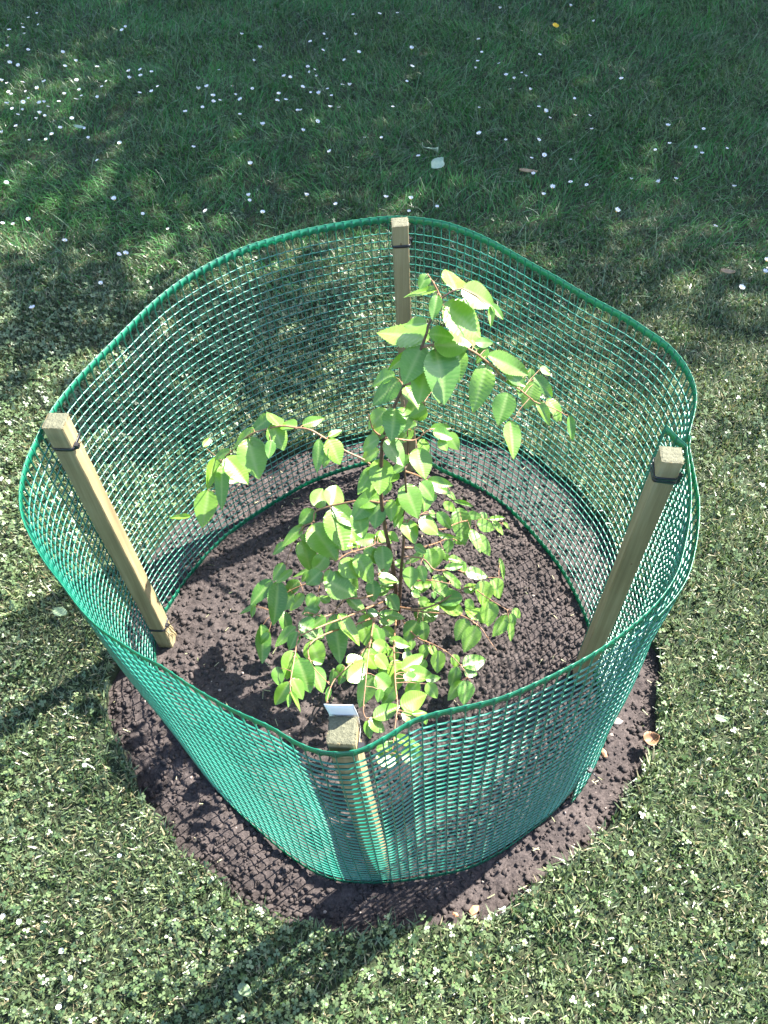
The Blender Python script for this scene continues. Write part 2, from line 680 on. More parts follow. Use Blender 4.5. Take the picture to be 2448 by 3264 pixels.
def blend(a, b_, t):
    return np.array(a)[None] * (1 - t[:, None]) + np.array(b_)[None] * t[:, None]


# short mown turf, everywhere in view
x, y, r = grass_points(640000, -0.05, 6.4, 101, keep=lambda x, y, r: r.random(len(x)) < np.where(y < 2.4, 0.55, 0.72))
n = len(x)
far = np.clip((y - 2.2) / 0.9, 0, 1)
patch = n3(x, y, 2.3)
fine = n4(x, y, 13.0)
t = np.clip(patch * 0.7 + fine * 0.5 - 0.1 + r.normal(0, 0.2, n), 0, 1)
cols = blend((0.044, 0.088, 0.032), (0.140, 0.185, 0.082), t)
dry = r.random(n) < (0.05 + 0.12 * (fine > 0.62)) * (1 - 0.6 * far)
cols[dry] = blend((0.20, 0.18, 0.09), (0.34, 0.30, 0.17), r.random(dry.sum()))
cols = cols * (1 - far[:, None]) + cols * np.array([0.72, 1.0, 0.72])[None] * far[:, None]
cols *= r.uniform(0.75, 1.25, (n, 1))
h = r.uniform(0.014, 0.036, n) * (1 + 0.4 * far) * (0.7 + 0.7 * n6(x, y, 16.0))
w = r.uniform(0.0022, 0.0056, n) * (1 - 0.15 * far)
lean = np.clip(r.normal(0.70, 0.42, n), 0.05, 1.5)
az = r.uniform(-np.pi, np.pi, n)
o = build_blades('mown_grass', x, y, h, w, lean, az, cols, r.uniform(0, 0.5, n), M_grass, 2)
tag(o, 'short mown lawn grass with dry and green blades', 'grass', kind='stuff')

# broader, stubbier blades close by, where single blades can be told apart
x, y, r = grass_points(860000, -0.05, 2.9, 111, keep=lambda x, y, r: r.random(len(x)) < np.clip((3.0 - y) / 0.7, 0, 1))
n = len(x)
fine = n4(x, y, 22.0)
t = np.clip(fine * 0.9 + r.normal(0, 0.3, n), 0, 1)
cols = blend((0.042, 0.082, 0.028), (0.185, 0.228, 0.110), t)
dry = r.random(n) < 0.10
cols[dry] = blend((0.20, 0.17, 0.09), (0.34, 0.30, 0.18), r.random(dry.sum()))
cols *= r.uniform(0.6, 1.45, (n, 1))
h = r.uniform(0.012, 0.030, n) * (0.6 + 0.9 * n6(x, y, 24.0))
o = build_blades('stubby_grass', x, y, h, r.uniform(0.0028, 0.0075, n), np.clip(r.normal(0.80, 0.45, n), 0.05, 1.5),
                 r.uniform(-np.pi, np.pi, n), cols, r.uniform(0, 0.5, n), M_grass, 2)
tag(o, 'stubby broad grass blades of the sunlit lawn', 'grass', kind='stuff')

# longer, floppy blades in the shaded part
x, y, r = grass_points(150000, 2.1, 6.4, 102, keep=lambda x, y, r: r.random(len(x)) < np.clip((y - 2.3) / 0.9, 0.02, 1) * (0.25 + 1.1 * n3(x, y, 2.3)))
n = len(x)
t = np.clip(n5(x, y, 3.0) + r.normal(0, 0.22, n), 0, 1)
cols = blend((0.022, 0.135, 0.026), (0.064, 0.225, 0.050), t) * r.uniform(0.8, 1.3, (n, 1))
pale = r.random(n) < 0.07
cols[pale] = blend((0.14, 0.24, 0.12), (0.24, 0.30, 0.17), r.random(pale.sum()))
h = r.uniform(0.035, 0.085, n) * (0.7 + 0.7 * n4(x, y, 4.0))
w = r.uniform(0.0020, 0.0042, n)
az = (n6(x, y, 3.5) - 0.5) * 7.0 - 0.9 + r.normal(0, 0.8, n)
o = build_blades('long_grass', x, y, h, w, np.clip(r.normal(0.7, 0.3, n), 0.1, 1.4), az, cols, r.uniform(0.1, 0.55, n), M_shadegrass, 4)
tag(o, 'longer floppy green grass in the shade of the trees', 'grass', kind='stuff')

# sparse tall wisps and seed stalks in the shade
x, y, r = grass_points(6500, 2.3, 6.4, 103)
n = len(x)
cols = blend((0.10, 0.20, 0.10), (0.20, 0.28, 0.16), r.random(n))
o = build_blades('grass_stalks', x, y, r.uniform(0.06, 0.15, n), r.uniform(0.0018, 0.0032, n), np.clip(r.normal(0.8, 0.3, n), 0.1, 1.4),
                 r.normal(-0.9, 1.4, n), cols, r.uniform(0.05, 0.25, n), M_grass, 4)
tag(o, 'thin pale grass stalks leaning through the shaded lawn', 'grass', kind='stuff')

# dead clippings lying flat on the sunny lawn
x, y, r = grass_points(11000, -0.05, 2.9, 104)
n = len(x)
cols = blend((0.20, 0.18, 0.10), (0.36, 0.32, 0.20), r.random(n)) * r.uniform(0.6, 1.2, (n, 1))
o = build_blades('grass_clippings', x, y, r.uniform(0.008, 0.026, n), r.uniform(0.0012, 0.0028, n), np.clip(r.normal(1.3, 0.12, n), 1.1, 1.57),
                 r.uniform(-np.pi, np.pi, n), cols, r.uniform(-0.05, 0.1, n), M_straw, 2, zoff=0.012)
tag(o, 'straw coloured dry grass clippings lying in the lawn', 'clippings', kind='stuff')


# clover and small broad leaves in the sunny turf
def build_clover():
    def keep(x, y, r):
        dens = np.clip((n5(x, y, 1.7) - 0.25) * 3.0, 0.06, 1) * np.clip((0.35 - x) / 0.5, 0.22, 1)
        dens *= np.clip((2.7 - y) / 0.6, 0.03, 1)
        return r.random(len(x)) < dens
    x, y, r = grass_points(130000, -0.05, 3.6, 105, keep=keep)
    n = len(x)
    hgt = r.uniform(0.010, 0.032, n)
    leafs = []
    cs = []
    prof = np.array([(0.0, 0.0), (0.45, -0.42), (0.85, -0.40), (1.0, 0.0), (0.85, 0.40), (0.45, 0.42)])
    cc = blend((0.060, 0.112, 0.036), (0.150, 0.200, 0.085), r.random(n))
    a0 = r.uniform(0, 6.28, n)
    size = r.uniform(0.0040, 0.0088, n)
    tiltx, tilty = r.normal(0, 0.5, n), r.normal(0, 0.5, n)
    for k in range(3):
        a = a0 + k * 2.094 + r.normal(0, 0.15, n)
        ca, sa = np.cos(a), np.sin(a)
        for (pu, pv) in prof:
            lx = (ca * pu - sa * pv) * size; ly = (sa * pu + ca * pv) * size
            lz = lx * tiltx + ly * tilty - abs(pv) * size * 0.10 + r.normal(0, 0.0004, n)
            leafs.append(np.stack([x + lx, y + ly, lawn_z(x, y) + hgt + lz], axis=1)); cs.append(cc)
    VV = np.stack(leafs, axis=1).reshape(-1, 3); CC = np.stack(cs, axis=1).reshape(-1, 3)
    base = (np.arange(n) * 18)[:, None]
    tri = []
    for k in range(3):
        for q in ((0, 1, 2), (0, 2, 3), (0, 3, 4), (0, 4, 5)):
            tri.append(base + np.array([[q[0] + 6 * k, q[1] + 6 * k, q[2] + 6 * k]]))
    o = np_mesh('clover_patch', VV, np.vstack(tri), M_clover, cols=CC, smooth=False)
    tag(o, 'low clover leaves growing among the sunny grass', 'clover', kind='stuff')


build_clover()


# ------------------------------------------------------------------ shade trees standing beyond the lawn in view
def make_tree(loc, crown_c, rad, seed, label, n=9000, boughs=()):
    r = np.random.default_rng(seed)
    root = empty('shade_tree', loc)
    tag(root, label, 'tree', 'trees shading the back of the lawn')
    lv = Vector(loc)
    mb = MB()
    cc = Vector(crown_c)
    top = Vector((cc.x - lv.x, cc.y - lv.y, cc.z + rad[2] * 0.6))
    path = [Vector((0, 0, -0.1)), Vector((0.05, 0.04, 1.2)), Vector((top.x * 0.3, top.y * 0.3 - 0.05, 2.6)), Vector((top.x * 0.7, top.y * 0.7, 4.6)), top]
    path = catmull(path, 5)
    mb.add(tube(path, [0.24 * (1 - 0.85 * i / (len(path) - 1)) for i in range(len(path))], 10))
    for k in range(11):
        i = 7 + k
        i = min(i, len(path) - 2)
        p = path[i]
        a = k * 2.4 + r.uniform(-0.3, 0.3)
        ln = rad[0] * r.uniform(0.55, 0.85)
        e = p + Vector((math.cos(a) * ln, math.sin(a) * ln, r.uniform(0.3, 1.2)))
        m = (p + e) / 2 + Vector((0, 0, 0.25))
        br = catmull([p, m, e], 5)
        mb.add(tube(br, [0.075 * (1 - 0.8 * j / (len(br) - 1)) for j in range(len(br))], 6))
    for (e, sz) in boughs:
        p = path[11]; e = Vector(e) - lv
        br = catmull([p, (p + e) / 2 + Vector((0, 0, 0.9)), e], 6)
        mb.add(tube(br, [0.06 * (1 - 0.85 * j / (len(br) - 1)) for j in range(len(br))], 6))
    mesh_obj('trunk', mb.v, mb.f, M_treebark, root)
    # leaf clumps through the crown volume
    nc = 150
    dirs = r.normal(size=(nc, 3)); dirs /= np.linalg.norm(dirs, axis=1)[:, None]
    cen = dirs * (r.random(nc) ** 0.45)[:, None] * np.array(rad)[None] * 0.9
    cr = r.uniform(0.45, 0.95, nc)
    ci = r.integers(0, nc, n)
    off = r.normal(size=(n, 3)); off /= np.linalg.norm(off, axis=1)[:, None]
    P = cen[ci] + off * (cr[ci] * r.random(n) ** 0.4)[:, None]
    P += np.array([cc.x - lv.x, cc.y - lv.y, cc.z])[None]
    for (e, sz) in boughs:
        m = int(900 * sz * sz)
        bo = r.normal(size=(m, 3)) * np.array([sz, sz, sz * 0.5]) * 0.42 + (np.array(e) - np.array(loc))[None]
        P = np.vstack([P, bo])
    n = len(P)
    s = r.uniform(0.045, 0.085, n)
    ax = r.normal(size=(n, 3)); ax /= np.linalg.norm(ax, axis=1)[:, None]
    up = r.normal(size=(n, 3)) + np.array([0, 0, 0.8]); sd = np.cross(ax, up); sd /= np.linalg.norm(sd, axis=1)[:, None]
    q = [P - ax * s[:, None], P + sd * (s * 0.6)[:, None], P + ax * s[:, None], P - sd * (s * 0.6)[:, None]]
    VV = np.stack(q, axis=1).reshape(-1, 3)
    FF = np.arange(n * 4).reshape(n, 4)
    o = np_mesh('crown', VV, FF, M_treeleaf, nloop=4, smooth=False)
    o.parent = root


make_tree((2.3, 8.5, Z_LAWN), (2.05, 8.62, 5.0), (3.1, 3.1, 2.2), 1, 'leafy tree beyond the daisies, behind the back stake', 26000,
          boughs=[((1.57, 3.67, 2.7), 0.42), ((0.90, 3.93, 2.7), 0.48), ((1.66, 3.95, 2.75), 0.42), ((1.25, 3.38, 2.65), 0.30)])
make_tree((6.0, 8.3, Z_LAWN), (5.75, 8.1, 5.0), (3.1, 3.1, 2.2), 2, 'leafy tree beyond the lawn on the buttercup side', 26000)

# ------------------------------------------------------------------ stakes
H_POST = 0.82
PW = 0.038
STAKES = {}


def make_stake(key, top_px, bot_px, rot, label, dx=0.0):
    top = at_z(*top_px, H_POST); bot = at_z(*bot_px, 0.0)
    root = empty('wooden_stake', bot)
    tag(root, label, 'stake', 'stakes holding up the green mesh')
    ax = (top - bot); L = ax.length; axn = ax.normalized()
    xx = Vector((math.cos(rot), math.sin(rot), 0)); xx = (xx - axn * xx.dot(axn)).normalized()
    yy = axn.cross(xx)
    STAKES[key] = (bot, top, axn, xx, yy)
    r = random.Random(hash(key) % 1000 + 3)
    hw = PW / 2
    ch = 0.0022
    prof = [(-hw + ch, -hw), (hw - ch, -hw), (hw, -hw + ch), (hw, hw - ch), (hw - ch, hw), (-hw + ch, hw), (-hw, hw - ch), (-hw, -hw + ch)]
    rows = 26
    v, f = [], []
    for i in range(rows + 1):
        t = i / rows
        z = -0.10 + (L + 0.10) * t
        wob = Vector((math.sin(t * 5 + r.random()) * 0.0006, math.cos(t * 4) * 0.0006))
        for (px, py) in prof:
            j = r.uniform(-0.00035, 0.00035)
            v.append(xx * (px + wob.x + j) + yy * (py + wob.y + j) + axn * z)
    m = len(prof)
    for i in range(rows):
        for k in range(m):
            f.append((i * m + k, i * m + (k + 1) % m, (i + 1) * m + (k + 1) % m, (i + 1) * m + k))
    f.append(tuple(range(m - 1, -1, -1)))
    body = mesh_obj('post', v, f, M_wood, root, smooth=False)
    # sawn top, slightly rough, with splinters along its edges
    g = 10
    v, f = [], []
    for a in range(g + 1):
        for b_ in range(g + 1):
            px = (-1 + 2 * a / g); py = (-1 + 2 * b_ / g)
            e = max(abs(px), abs(py)) > 0.99
            z = L + 0.0006 + (r.uniform(-0.0005, 0.0007) if not e else -0.0012)
            jit = r.uniform(-0.0008, 0.0010) if e else 0
            v.append(xx * (px * (hw + 0.0004 + jit)) + yy * (py * (hw + 0.0004 + jit)) + axn * z)
    for a in range(g):
        for b_ in range(g):
            i = a * (g + 1) + b_
            f.append((i, i + g + 1, i + g + 2, i + 1))
    cap = mesh_obj('sawn_top', v, f, M_endgrain, root, smooth=False)
    mb = MB()
    for k in range(26):
        side = r.randrange(4); s = r.uniform(-1, 1) * hw
        px, py = [(s, -hw), (hw, s), (s, hw), (-hw, s)][side]
        o = [(-yy), xx, yy, (-xx)][side]
        p0 = xx * px + yy * py + axn * (L - r.uniform(0, 0.002)) - o * 0.001
        ln = r.uniform(0.0012, 0.0045) * (1.6 if r.random() < 0.12 else 1)
        p1 = p0 + o * ln * 0.9 + axn * r.uniform(-0.5, 0.4) * ln + xx * r.uniform(-0.3, 0.3) * ln
        mb.add(tube([p0, p1], [0.0006, 0.0002], 4))
    tag(mesh_obj('splinters', mb.v, mb.f, M_wood, cap), kind='stuff')
    return root, axn, xx, yy, L


stB = make_stake('B', (1275, 707), (1306, 1483), R(3), 'wooden stake behind the sapling with one black tie near its top')
stL = make_stake('L', (177, 1340), (531, 2040), R(-4), 'leaning wooden stake with black ties at its top and its foot')
stR = make_stake('R', (2141, 1449), (1848, 2160), R(-7), 'shaded wooden stake where the mesh ends overlap, two black ties')
stF = make_stake('F', (1090, 2327), (1212, 2775), R(-3), 'wooden stake behind the front mesh with a white card on top')


def knot(root, st, face, s, h, w=0.006):
    """a dark knot set in a face of a stake"""
    root_o, axn, xx, yy, L = st
    n = {'front': -yy, 'right': xx, 'left': -xx}[face]
    side = {'front': xx, 'right': yy, 'left': yy}[face]
    c = n * (PW / 2 + 0.0006) + side * s + axn * h
    v = [c + n * 0.0005]; f = []
    for k in range(12):
        a = k * math.pi / 6
        v.append(c + side * math.cos(a) * w + axn * math.sin(a) * w * 1.5 - n * 0.0004)
    for k in range(12): f.append((0, 1 + k, 1 + (k + 1) % 12))
    mesh_obj('knot', v, f, M_knot, root_o)


knot(None, stL, 'right', -0.004, 0.27, 0.005)
knot(None, stR, 'front', 0.002, 0.52, 0.005)
knot(None, stB, 'front', -0.001, 0.775, 0.0035)

for k in range(7):
    root_o, axn, xx, yy, L = stL
    r_ = random.Random(50 + k)
    p0 = xx * (PW / 2) + yy * r_.uniform(-0.016, 0.012) + axn * r_.uniform(0.03, 0.085)
    p1 = p0 + xx * r_.uniform(0.006, 0.016) - axn * r_.uniform(0.0, 0.03) - yy * r_.uniform(0, 0.01)
    vf = tube([p0, (p0 + p1) / 2 + xx * 0.003, p1], [0.0022, 0.0018, 0.0005], 4)
    mesh_obj('wood_sliver', vf[0], vf[1], M_wood, root_o, smooth=False)

# ------------------------------------------------------------------ mesh guard
TOP_PX = {
    'RF': [(2188, 1418), (2196, 1490), (2201, 1565), (2200, 1640), (2188, 1725), (2160, 1825), (2103, 1908), (2020, 1985), (1903, 2073),
           (1770, 2145), (1636, 2204), (1560, 2229), (1478, 2248), (1397, 2267), (1305, 2294), (1223, 2326), (1180, 2345), (1142, 2366), (1093, 2373)],
    'FL': [(1093, 2373), (1044, 2371), (974, 2351), (887, 2321), (803, 2287), (732, 2255), (651, 2211), (580, 2168), (507, 2116), (442, 2083), (386, 2044),
           (322, 2001), (279, 1963), (240, 1920), (202, 1870), (165, 1825), (129, 1774), (94, 1705), (71, 1645), (64, 1585), (69, 1525), (86, 1456), (118, 1385)],
    'LB': [(118, 1385), (165, 1300), (215, 1235), (270, 1172), (330, 1110), (400, 1042), (480, 970), (560, 908), (650, 850), (760, 795), (870, 757),
           (980, 725), (1090, 703), (1200, 690), (1275, 688)],
    'BR': [(1275, 688), (1340, 695), (1416, 708), (1490, 733), (1564, 767), (1638, 808), (1712, 848), (1786, 885), (1859, 927), (1933, 967), (2007, 1008),
           (2066, 1048), (2125, 1089), (2176, 1144), (2208, 1203), (2219, 1255), (2214, 1306), (2198, 1370), (2188, 1418)],
}
BOT_PX = {
    'RF': [(1890, 2150), (1912, 2240), (1905, 2330), (1880, 2420), (1851, 2480), (1817, 2530), (1749, 2605), (1680, 2660), (1614, 2709), (1505, 2766), (1397, 2792), (1288, 2809), (1205, 2815)],
    'FL': [(1205, 2815), (1130, 2813), (1060, 2806), (990, 2776), (908, 2720), (814, 2640), (715, 2545), (630, 2440), (570, 2340), (525, 2230), (503, 2130), (500, 2040)],
    'LB': [(500, 2040), (510, 1990), (532, 1950), (567, 1895), (623, 1816), (700, 1732), (775, 1672), (850, 1622), (920, 1580), (992, 1541), (1101, 1500), (1200, 1476), (1300, 1470)],
    'BR': [(1300, 1470), (1371, 1489), (1425, 1513), (1480, 1537), (1547, 1575), (1592, 1606), (1637, 1642), (1700, 1709), (1781, 1812), (1836, 1909), (1875, 2003), (1890, 2080), (1890, 2150)],
}
Z_TOP, Z_BOT = 0.805, 0.004
ORDER = ['RF', 'FL', 'LB', 'BR']


def section(pxl, z):
    pts = catmull([at_z(u, v, z) for u, v in pxl], 6)
    d = np.array([tuple(p) for p in pts])
    s = np.concatenate([[0], np.cumsum(np.linalg.norm(np.diff(d, axis=0), axis=1))])
    return s, d


SEC = []
for k in ORDER:
    SEC.append((section(TOP_PX[k], Z_TOP), section(BOT_PX[k], Z_BOT)))
LEN = [0.5 * (a[0][-1] + b_[0][-1]) for a, b_ in SEC]
CUM = np.concatenate([[0], np.cumsum(LEN)])
PER = CUM[-1]


def smooth_closed(fn, n=720, it=10):
    return None


# sample both rims on one common arc parameter, then smooth lightly
NS = 900
qs = np.arange(NS) / NS * PER
topc = np.zeros((NS, 3)); botc = np.zeros((NS, 3))
for i, qv in enumerate(qs):
    k = min(int(np.searchsorted(CUM, qv, side='right') - 1), 3)
    t = (qv - CUM[k]) / LEN[k]
    (s1, d1), (s2, d2) = SEC[k]
    topc[i] = [np.interp(t * s1[-1], s1, d1[:, j]) for j in range(3)]
    botc[i] = [np.interp(t * s2[-1], s2, d2[:, j]) for j in range(3)]
for _ in range(14):
    topc = 0.25 * np.roll(topc, 1, 0) + 0.5 * topc + 0.25 * np.roll(topc, -1, 0)
for _ in range(40):
    botc = 0.25 * np.roll(botc, 1, 0) + 0.5 * botc + 0.25 * np.roll(botc, -1, 0)
ctr = topc.mean(axis=0)
PITCH_M = 0.0205
S_END = PER + 0.36


STAKE_S = {}
for key, frac in (('R', 0.0), ('F', CUM[1]), ('L', CUM[2]), ('B', CUM[3])):
    STAKE_S[key] = frac
NEED = {}


def net_pt(s, t):
    """net surface: s along the roll (metres), t 0 bottom .. 1 top; past one turn the end overlaps outside"""
    s = np.asarray(s, dtype=float); t = np.asarray(t, dtype=float)
    q = np.mod(s, PER) / PER * NS
    i0 = np.floor(q).astype(int) % NS; i1 = (i0 + 1) % NS; fr = (q - np.floor(q))[..., None]
    tp = topc[i0] * (1 - fr) + topc[i1] * fr
    bt = botc[i0] * (1 - fr) + botc[i1] * fr
    tx = topc[(i0 + 3) % NS] - topc[(i0 - 3) % NS]
    nrm = np.stack([tx[..., 1], -tx[..., 0], np.zeros_like(tx[..., 0])], axis=-1)
    nrm /= np.linalg.norm(nrm, axis=-1)[..., None]
    out = tp - ctr; out[..., 2] = 0
    sg = np.sign((nrm * out).sum(axis=-1))[..., None]
    nrm = nrm * sg
    p = bt + (tp - bt) * t[..., None]
    bul = 0.012 * np.sin(np.pi * t) * np.sin(s * 4.2 + 0.6)
    wav = 0.0022 * np.sin(s * 21.0) * np.sin(t * 9)
    over = np.where(s > PER - 0.02, 0.004 + 0.012 * np.clip((s - PER) / 0.12, 0, 1), 0.0)
    inn = np.where(s < 0, -1.1 * (-s), 0.0)
    for key, tab in NEED.items():
        ds = s - STAKE_S[key]
        ds = np.where(ds > PER * 0.7, ds - PER, ds)
        off_k = np.interp(t, np.linspace(0, 1, len(tab)), tab)
        bul = bul * (1 - np.exp(-(ds / 0.09) ** 2)) + off_k * np.exp(-(ds / 0.085) ** 4)
    off = bul + wav + over + inn
    # the rim is scalloped a little, higher at the stakes
    zz = 0.003 * np.sin(s * 9.0) * t
    res = p + nrm * off[..., None]
    res[..., 2] += zz + np.where(s > PER, -0.002 * t, 0)
    return res, nrm


for key in ('R', 'F', 'L', 'B'):
    bot, top, axn, xx, yy = STAKES[key]
    tab = []
    for t in np.linspace(0, 1, 9):
        s_ = STAKE_S[key] + np.linspace(-0.05, 0.05, 21)
        p_, n_ = net_pt(np.mod(s_, PER), np.full(21, t))
        need = 0.0
        for i in range(21):
            c = bot + (top - bot) * (p_[i][2] / H_POST)
            dv = Vector(p_[i]) - c; nv = Vector(n_[i])
            tang = Vector((-nv.y, nv.x, 0))
            hwp = (PW / 2) * (abs(nv.dot(xx)) + abs(nv.dot(yy)))
            if abs(dv.dot(tang)) < PW * 0.6:
                need = max(need, hwp + 0.0035 - dv.dot(nv))
        tab.append(min(need, 0.045))
    NEED[key] = tab
    print('clearance', key, [round(q, 3) for q in tab])
BAND = 0.022
ROWS = int(round((Z_TOP - 2 * BAND) / PITCH_M))
S0 = -0.036


def strip_tubes(paths, nrms, rw, rn, sides=6):
    """stack of tubes: paths (k, n, 3), flat radius rw across the run and rn along the net normal"""
    k, n, _ = paths.shape
    tang = np.zeros_like(paths)
    tang[:, 1:-1] = paths[:, 2:] - paths[:, :-2]
    tang[:, 0] = paths[:, 1] - paths[:, 0]; tang[:, -1] = paths[:, -1] - paths[:, -2]
    tang /= np.linalg.norm(tang, axis=2)[..., None]
    nn = nrms - tang * (nrms * tang).sum(axis=2)[..., None]
    nn /= np.linalg.norm(nn, axis=2)[..., None]
    bb = np.cross(tang, nn)
    ring = []
    for j in range(sides):
        a = 2 * np.pi * (j + 0.5) / sides
        ring.append(paths + bb * (math.cos(a) * rw)[..., None] if hasattr(rw, 'shape') else paths + bb * math.cos(a) * rw)
        ring[-1] = ring[-1] + nn * math.sin(a) * rn
    VV = np.stack(ring, axis=2)            # k, n, sides, 3
    ids = np.arange(k * n * sides).reshape(k, n, sides)
    a = ids[:, :-1, :]; c = ids[:, 1:, :]
    quad = np.stack([a, np.roll(a, -1, axis=2), np.roll(c, -1, axis=2), c], axis=3).reshape(-1, 4)
    return VV.reshape(-1, 3), quad


guard = empty('mesh_guard', (float(botc[:, 0].mean()), float(botc[:, 1].mean()), 0.0))
tag(guard, 'green plastic mesh wrapped round the four stakes and the sapling', 'mesh guard')
gl = np.array(guard.location)


def guard_part(name, VV, quad, kind=None):
    o = np_mesh(name, VV - gl[None], quad, M_net, nloop=4)
    o.parent = guard
    if kind: o['kind'] = kind
    return o


# upright strands
ncol = int((S_END - S0) / PITCH_M)
cols_s = S0 + np.arange(ncol + 1) * (S_END - S0) / ncol
tt = np.linspace(0, 1, 26)
Sg, Tg = np.meshgrid(cols_s, tt, indexing='ij')
P, Nn = net_pt(Sg, Tg)
V1, Q1 = strip_tubes(P, Nn, 0.00095, 0.0020, 6)
# cross strands, sagging a hair between the uprights
rows_t = (BAND + (np.arange(ROWS + 1)) * (Z_TOP - 2 * BAND) / ROWS) / Z_TOP
sub = 4
ss = np.linspace(S0, S_END, ncol * sub + 1)
Sg, Tg = np.meshgrid(ss, rows_t[1:-1], indexing='xy')
sag = 0.0012 * np.abs(np.sin(np.pi * (Sg - S0) / (S_END - S0) * ncol))
jit = np.random.default_rng(9).normal(0, 0.0004, (ROWS - 1, 1))
P, Nn = net_pt(Sg, Tg - (sag + jit) / Z_TOP)
V2, Q2 = strip_tubes(P, Nn, 0.0012, 0.0016, 8)
net_o = guard_part('netting', np.vstack([V1, V2]), np.vstack([Q1, Q2 + len(V1)]), 'stuff')



# solid edge bands with scalloped hole corners
def band(name, top):
    sgn = -1 if top else 1
    s = np.linspace(S0, S_END, ncol * 8 + 1)
    ph = np.abs(np.cos(np.pi * (s - S0) / (S_END - S0) * ncol))
    depth = 0.0155 + 0.0050 * np.clip(ph, 0, 1) ** 6
    rows = []
    base_t = 1.0 if top else 0.0
    for fr, th in ((0, 1), (1, 1), (1, -1), (0, -1)):
        t = base_t + sgn * (depth * fr) / Z_TOP
        p, nr = net_pt(s, t)
        rows.append(p + nr * (0.0006 * th))
    n = len(s)
    VV = np.vstack(rows)
    i = np.arange(n - 1)
    quad = []
    for k in range(4):
        a = k * n; c = ((k + 1) % 4) * n
        quad.append(np.stack([a + i, c + i, c + i + 1, a + i + 1], axis=1))
    Q = np.vstack(quad)
    # rolled bead with nodes along the free edge
    t = np.full_like(s, base_t)
    p, nr = net_pt(s, t)
    bead = 0.0008 + 0.0007 * ph ** 10
    v3, q3 = [], None
    tang = np.gradient(p, axis=0); tang /= np.linalg.norm(tang, axis=1)[:, None]
    bb = np.cross(tang, nr)
    ring = []
    for j in range(6):
        a = 2 * np.pi * j / 6
        ring.append(p + nr * (np.cos(a) * bead)[:, None] + bb * (np.sin(a) * bead)[:, None])
    R3 = np.stack(ring, axis=1)
    ids = np.arange(n * 6).reshape(n, 6)
    q3 = np.stack([ids[:-1], np.roll(ids[:-1], -1, axis=1), np.roll(ids[1:], -1, axis=1), ids[1:]], axis=2).reshape(-1, 4)
    o = np_mesh(name, np.vstack([VV, R3.reshape(-1, 3)]) - gl[None], np.vstack([Q, q3 + len(VV)]), M_band, nloop=4, smooth=True)
    o.parent = guard
    return o


band('top_band', True)
band('bottom_band', False)


# ------------------------------------------------------------------ cable ties
def cable_tie(key, h, label, head=('right', 0.0), tail=0.03, sag=0.004, loop=1.0, head_size=0.0066, tail_dir=None):
    """strap round a stake at height h (metres below its top), with locking head and cut tail"""
    bot, top, axn, xx, yy = STAKES[key]
    c = top - axn * h
    hw = PW / 2 + 0.0012
    root = empty('cable_tie', c)
    tag(root, label, 'cable tie', 'black cable ties fastening the mesh')
    # rounded-square loop a little bigger on the mesh side
    pts = []
    for k in range(40):
        a = 2 * math.pi * k / 40
        ca, sa = math.cos(a), math.sin(a)
        m = (abs(ca) ** 6 + abs(sa) ** 6) ** (-1 / 6)
        px, py = ca * m * hw, sa * m * hw
        e = 1.0
        if loop > 1.0 and py > 0: e = loop
        pts.append(xx * px * (1.0 + 0.06 * abs(sa)) + yy * py * e + axn * (-sag * math.sin(a + 0.4) * 0.6))
    pts.append(pts[0])
    v, f = [], []
    n = len(pts) - 1
    for k in range(n):
        p = pts[k]
        o = (p - axn * p.dot(axn)).normalized()
        for (dz, dn) in ((-0.0034, 0), (0.0034, 0), (0.0034, 0.0014), (-0.0034, 0.0014)):
            v.append(p + axn * dz + o * dn)
    for k in range(n):
        k2 = (k + 1) % n
        for j in range(4):
            j2 = (j + 1) % 4
            f.append((k * 4 + j, k * 4 + j2, k2 * 4 + j2, k2 * 4 + j))
    mesh_obj('strap', v, f, M_black, root)
    face, s = head
    nrm = {'right': xx, 'front': -yy, 'left': -xx, 'back': yy}[face]
    side = {'right': yy, 'front': xx, 'left': yy, 'back': xx}[face]
    hc = nrm * (hw + head_size * 0.55) + side * s
    hs = head_size
    v = []
    for (a, b_, c_) in ((-1, -1, -1), (1, -1, -1), (1, 1, -1), (-1, 1, -1), (-0.8, -0.8, 1), (0.8, -0.8, 1), (0.8, 0.8, 1), (-0.8, 0.8, 1)):
        v.append(hc + side * a * hs * 0.75 + axn * b_ * hs * 0.8 + nrm * c_ * hs * 0.6)
    f = [(3, 2, 1, 0), (4, 5, 6, 7), (0, 1, 5, 4), (1, 2, 6, 5), (2, 3, 7, 6), (3, 0, 4, 7)]
    hd = mesh_obj('locking_head', v, f, M_black, root, smooth=False)
    td = tail_dir if tail_dir is not None else (nrm * 0.9 + axn * 0.6)
    td = td.normalized()
    w = side * 0.0019
    p0, p1 = hc + nrm * hs * 0.3, hc + td * tail * 0.6 + axn * 0.001
    p2 = hc + td * tail + axn * 0.004
    v = []
    for p in (p0, p1, p2):
        v += [p - w, p + w, p + w + axn * 0.001, p - w + axn * 0.001]
    f = [(0, 1, 5, 4), (1, 2, 6, 5), (2, 3, 7, 6), (3, 0, 4, 7), (4, 5, 9, 8), (5, 6, 10, 9), (6, 7, 11, 10), (7, 4, 8, 11), (8, 9, 10, 11), (3, 2, 1, 0)]
    mesh_obj('tail', v, f, M_black, root, smooth=False)
    return root


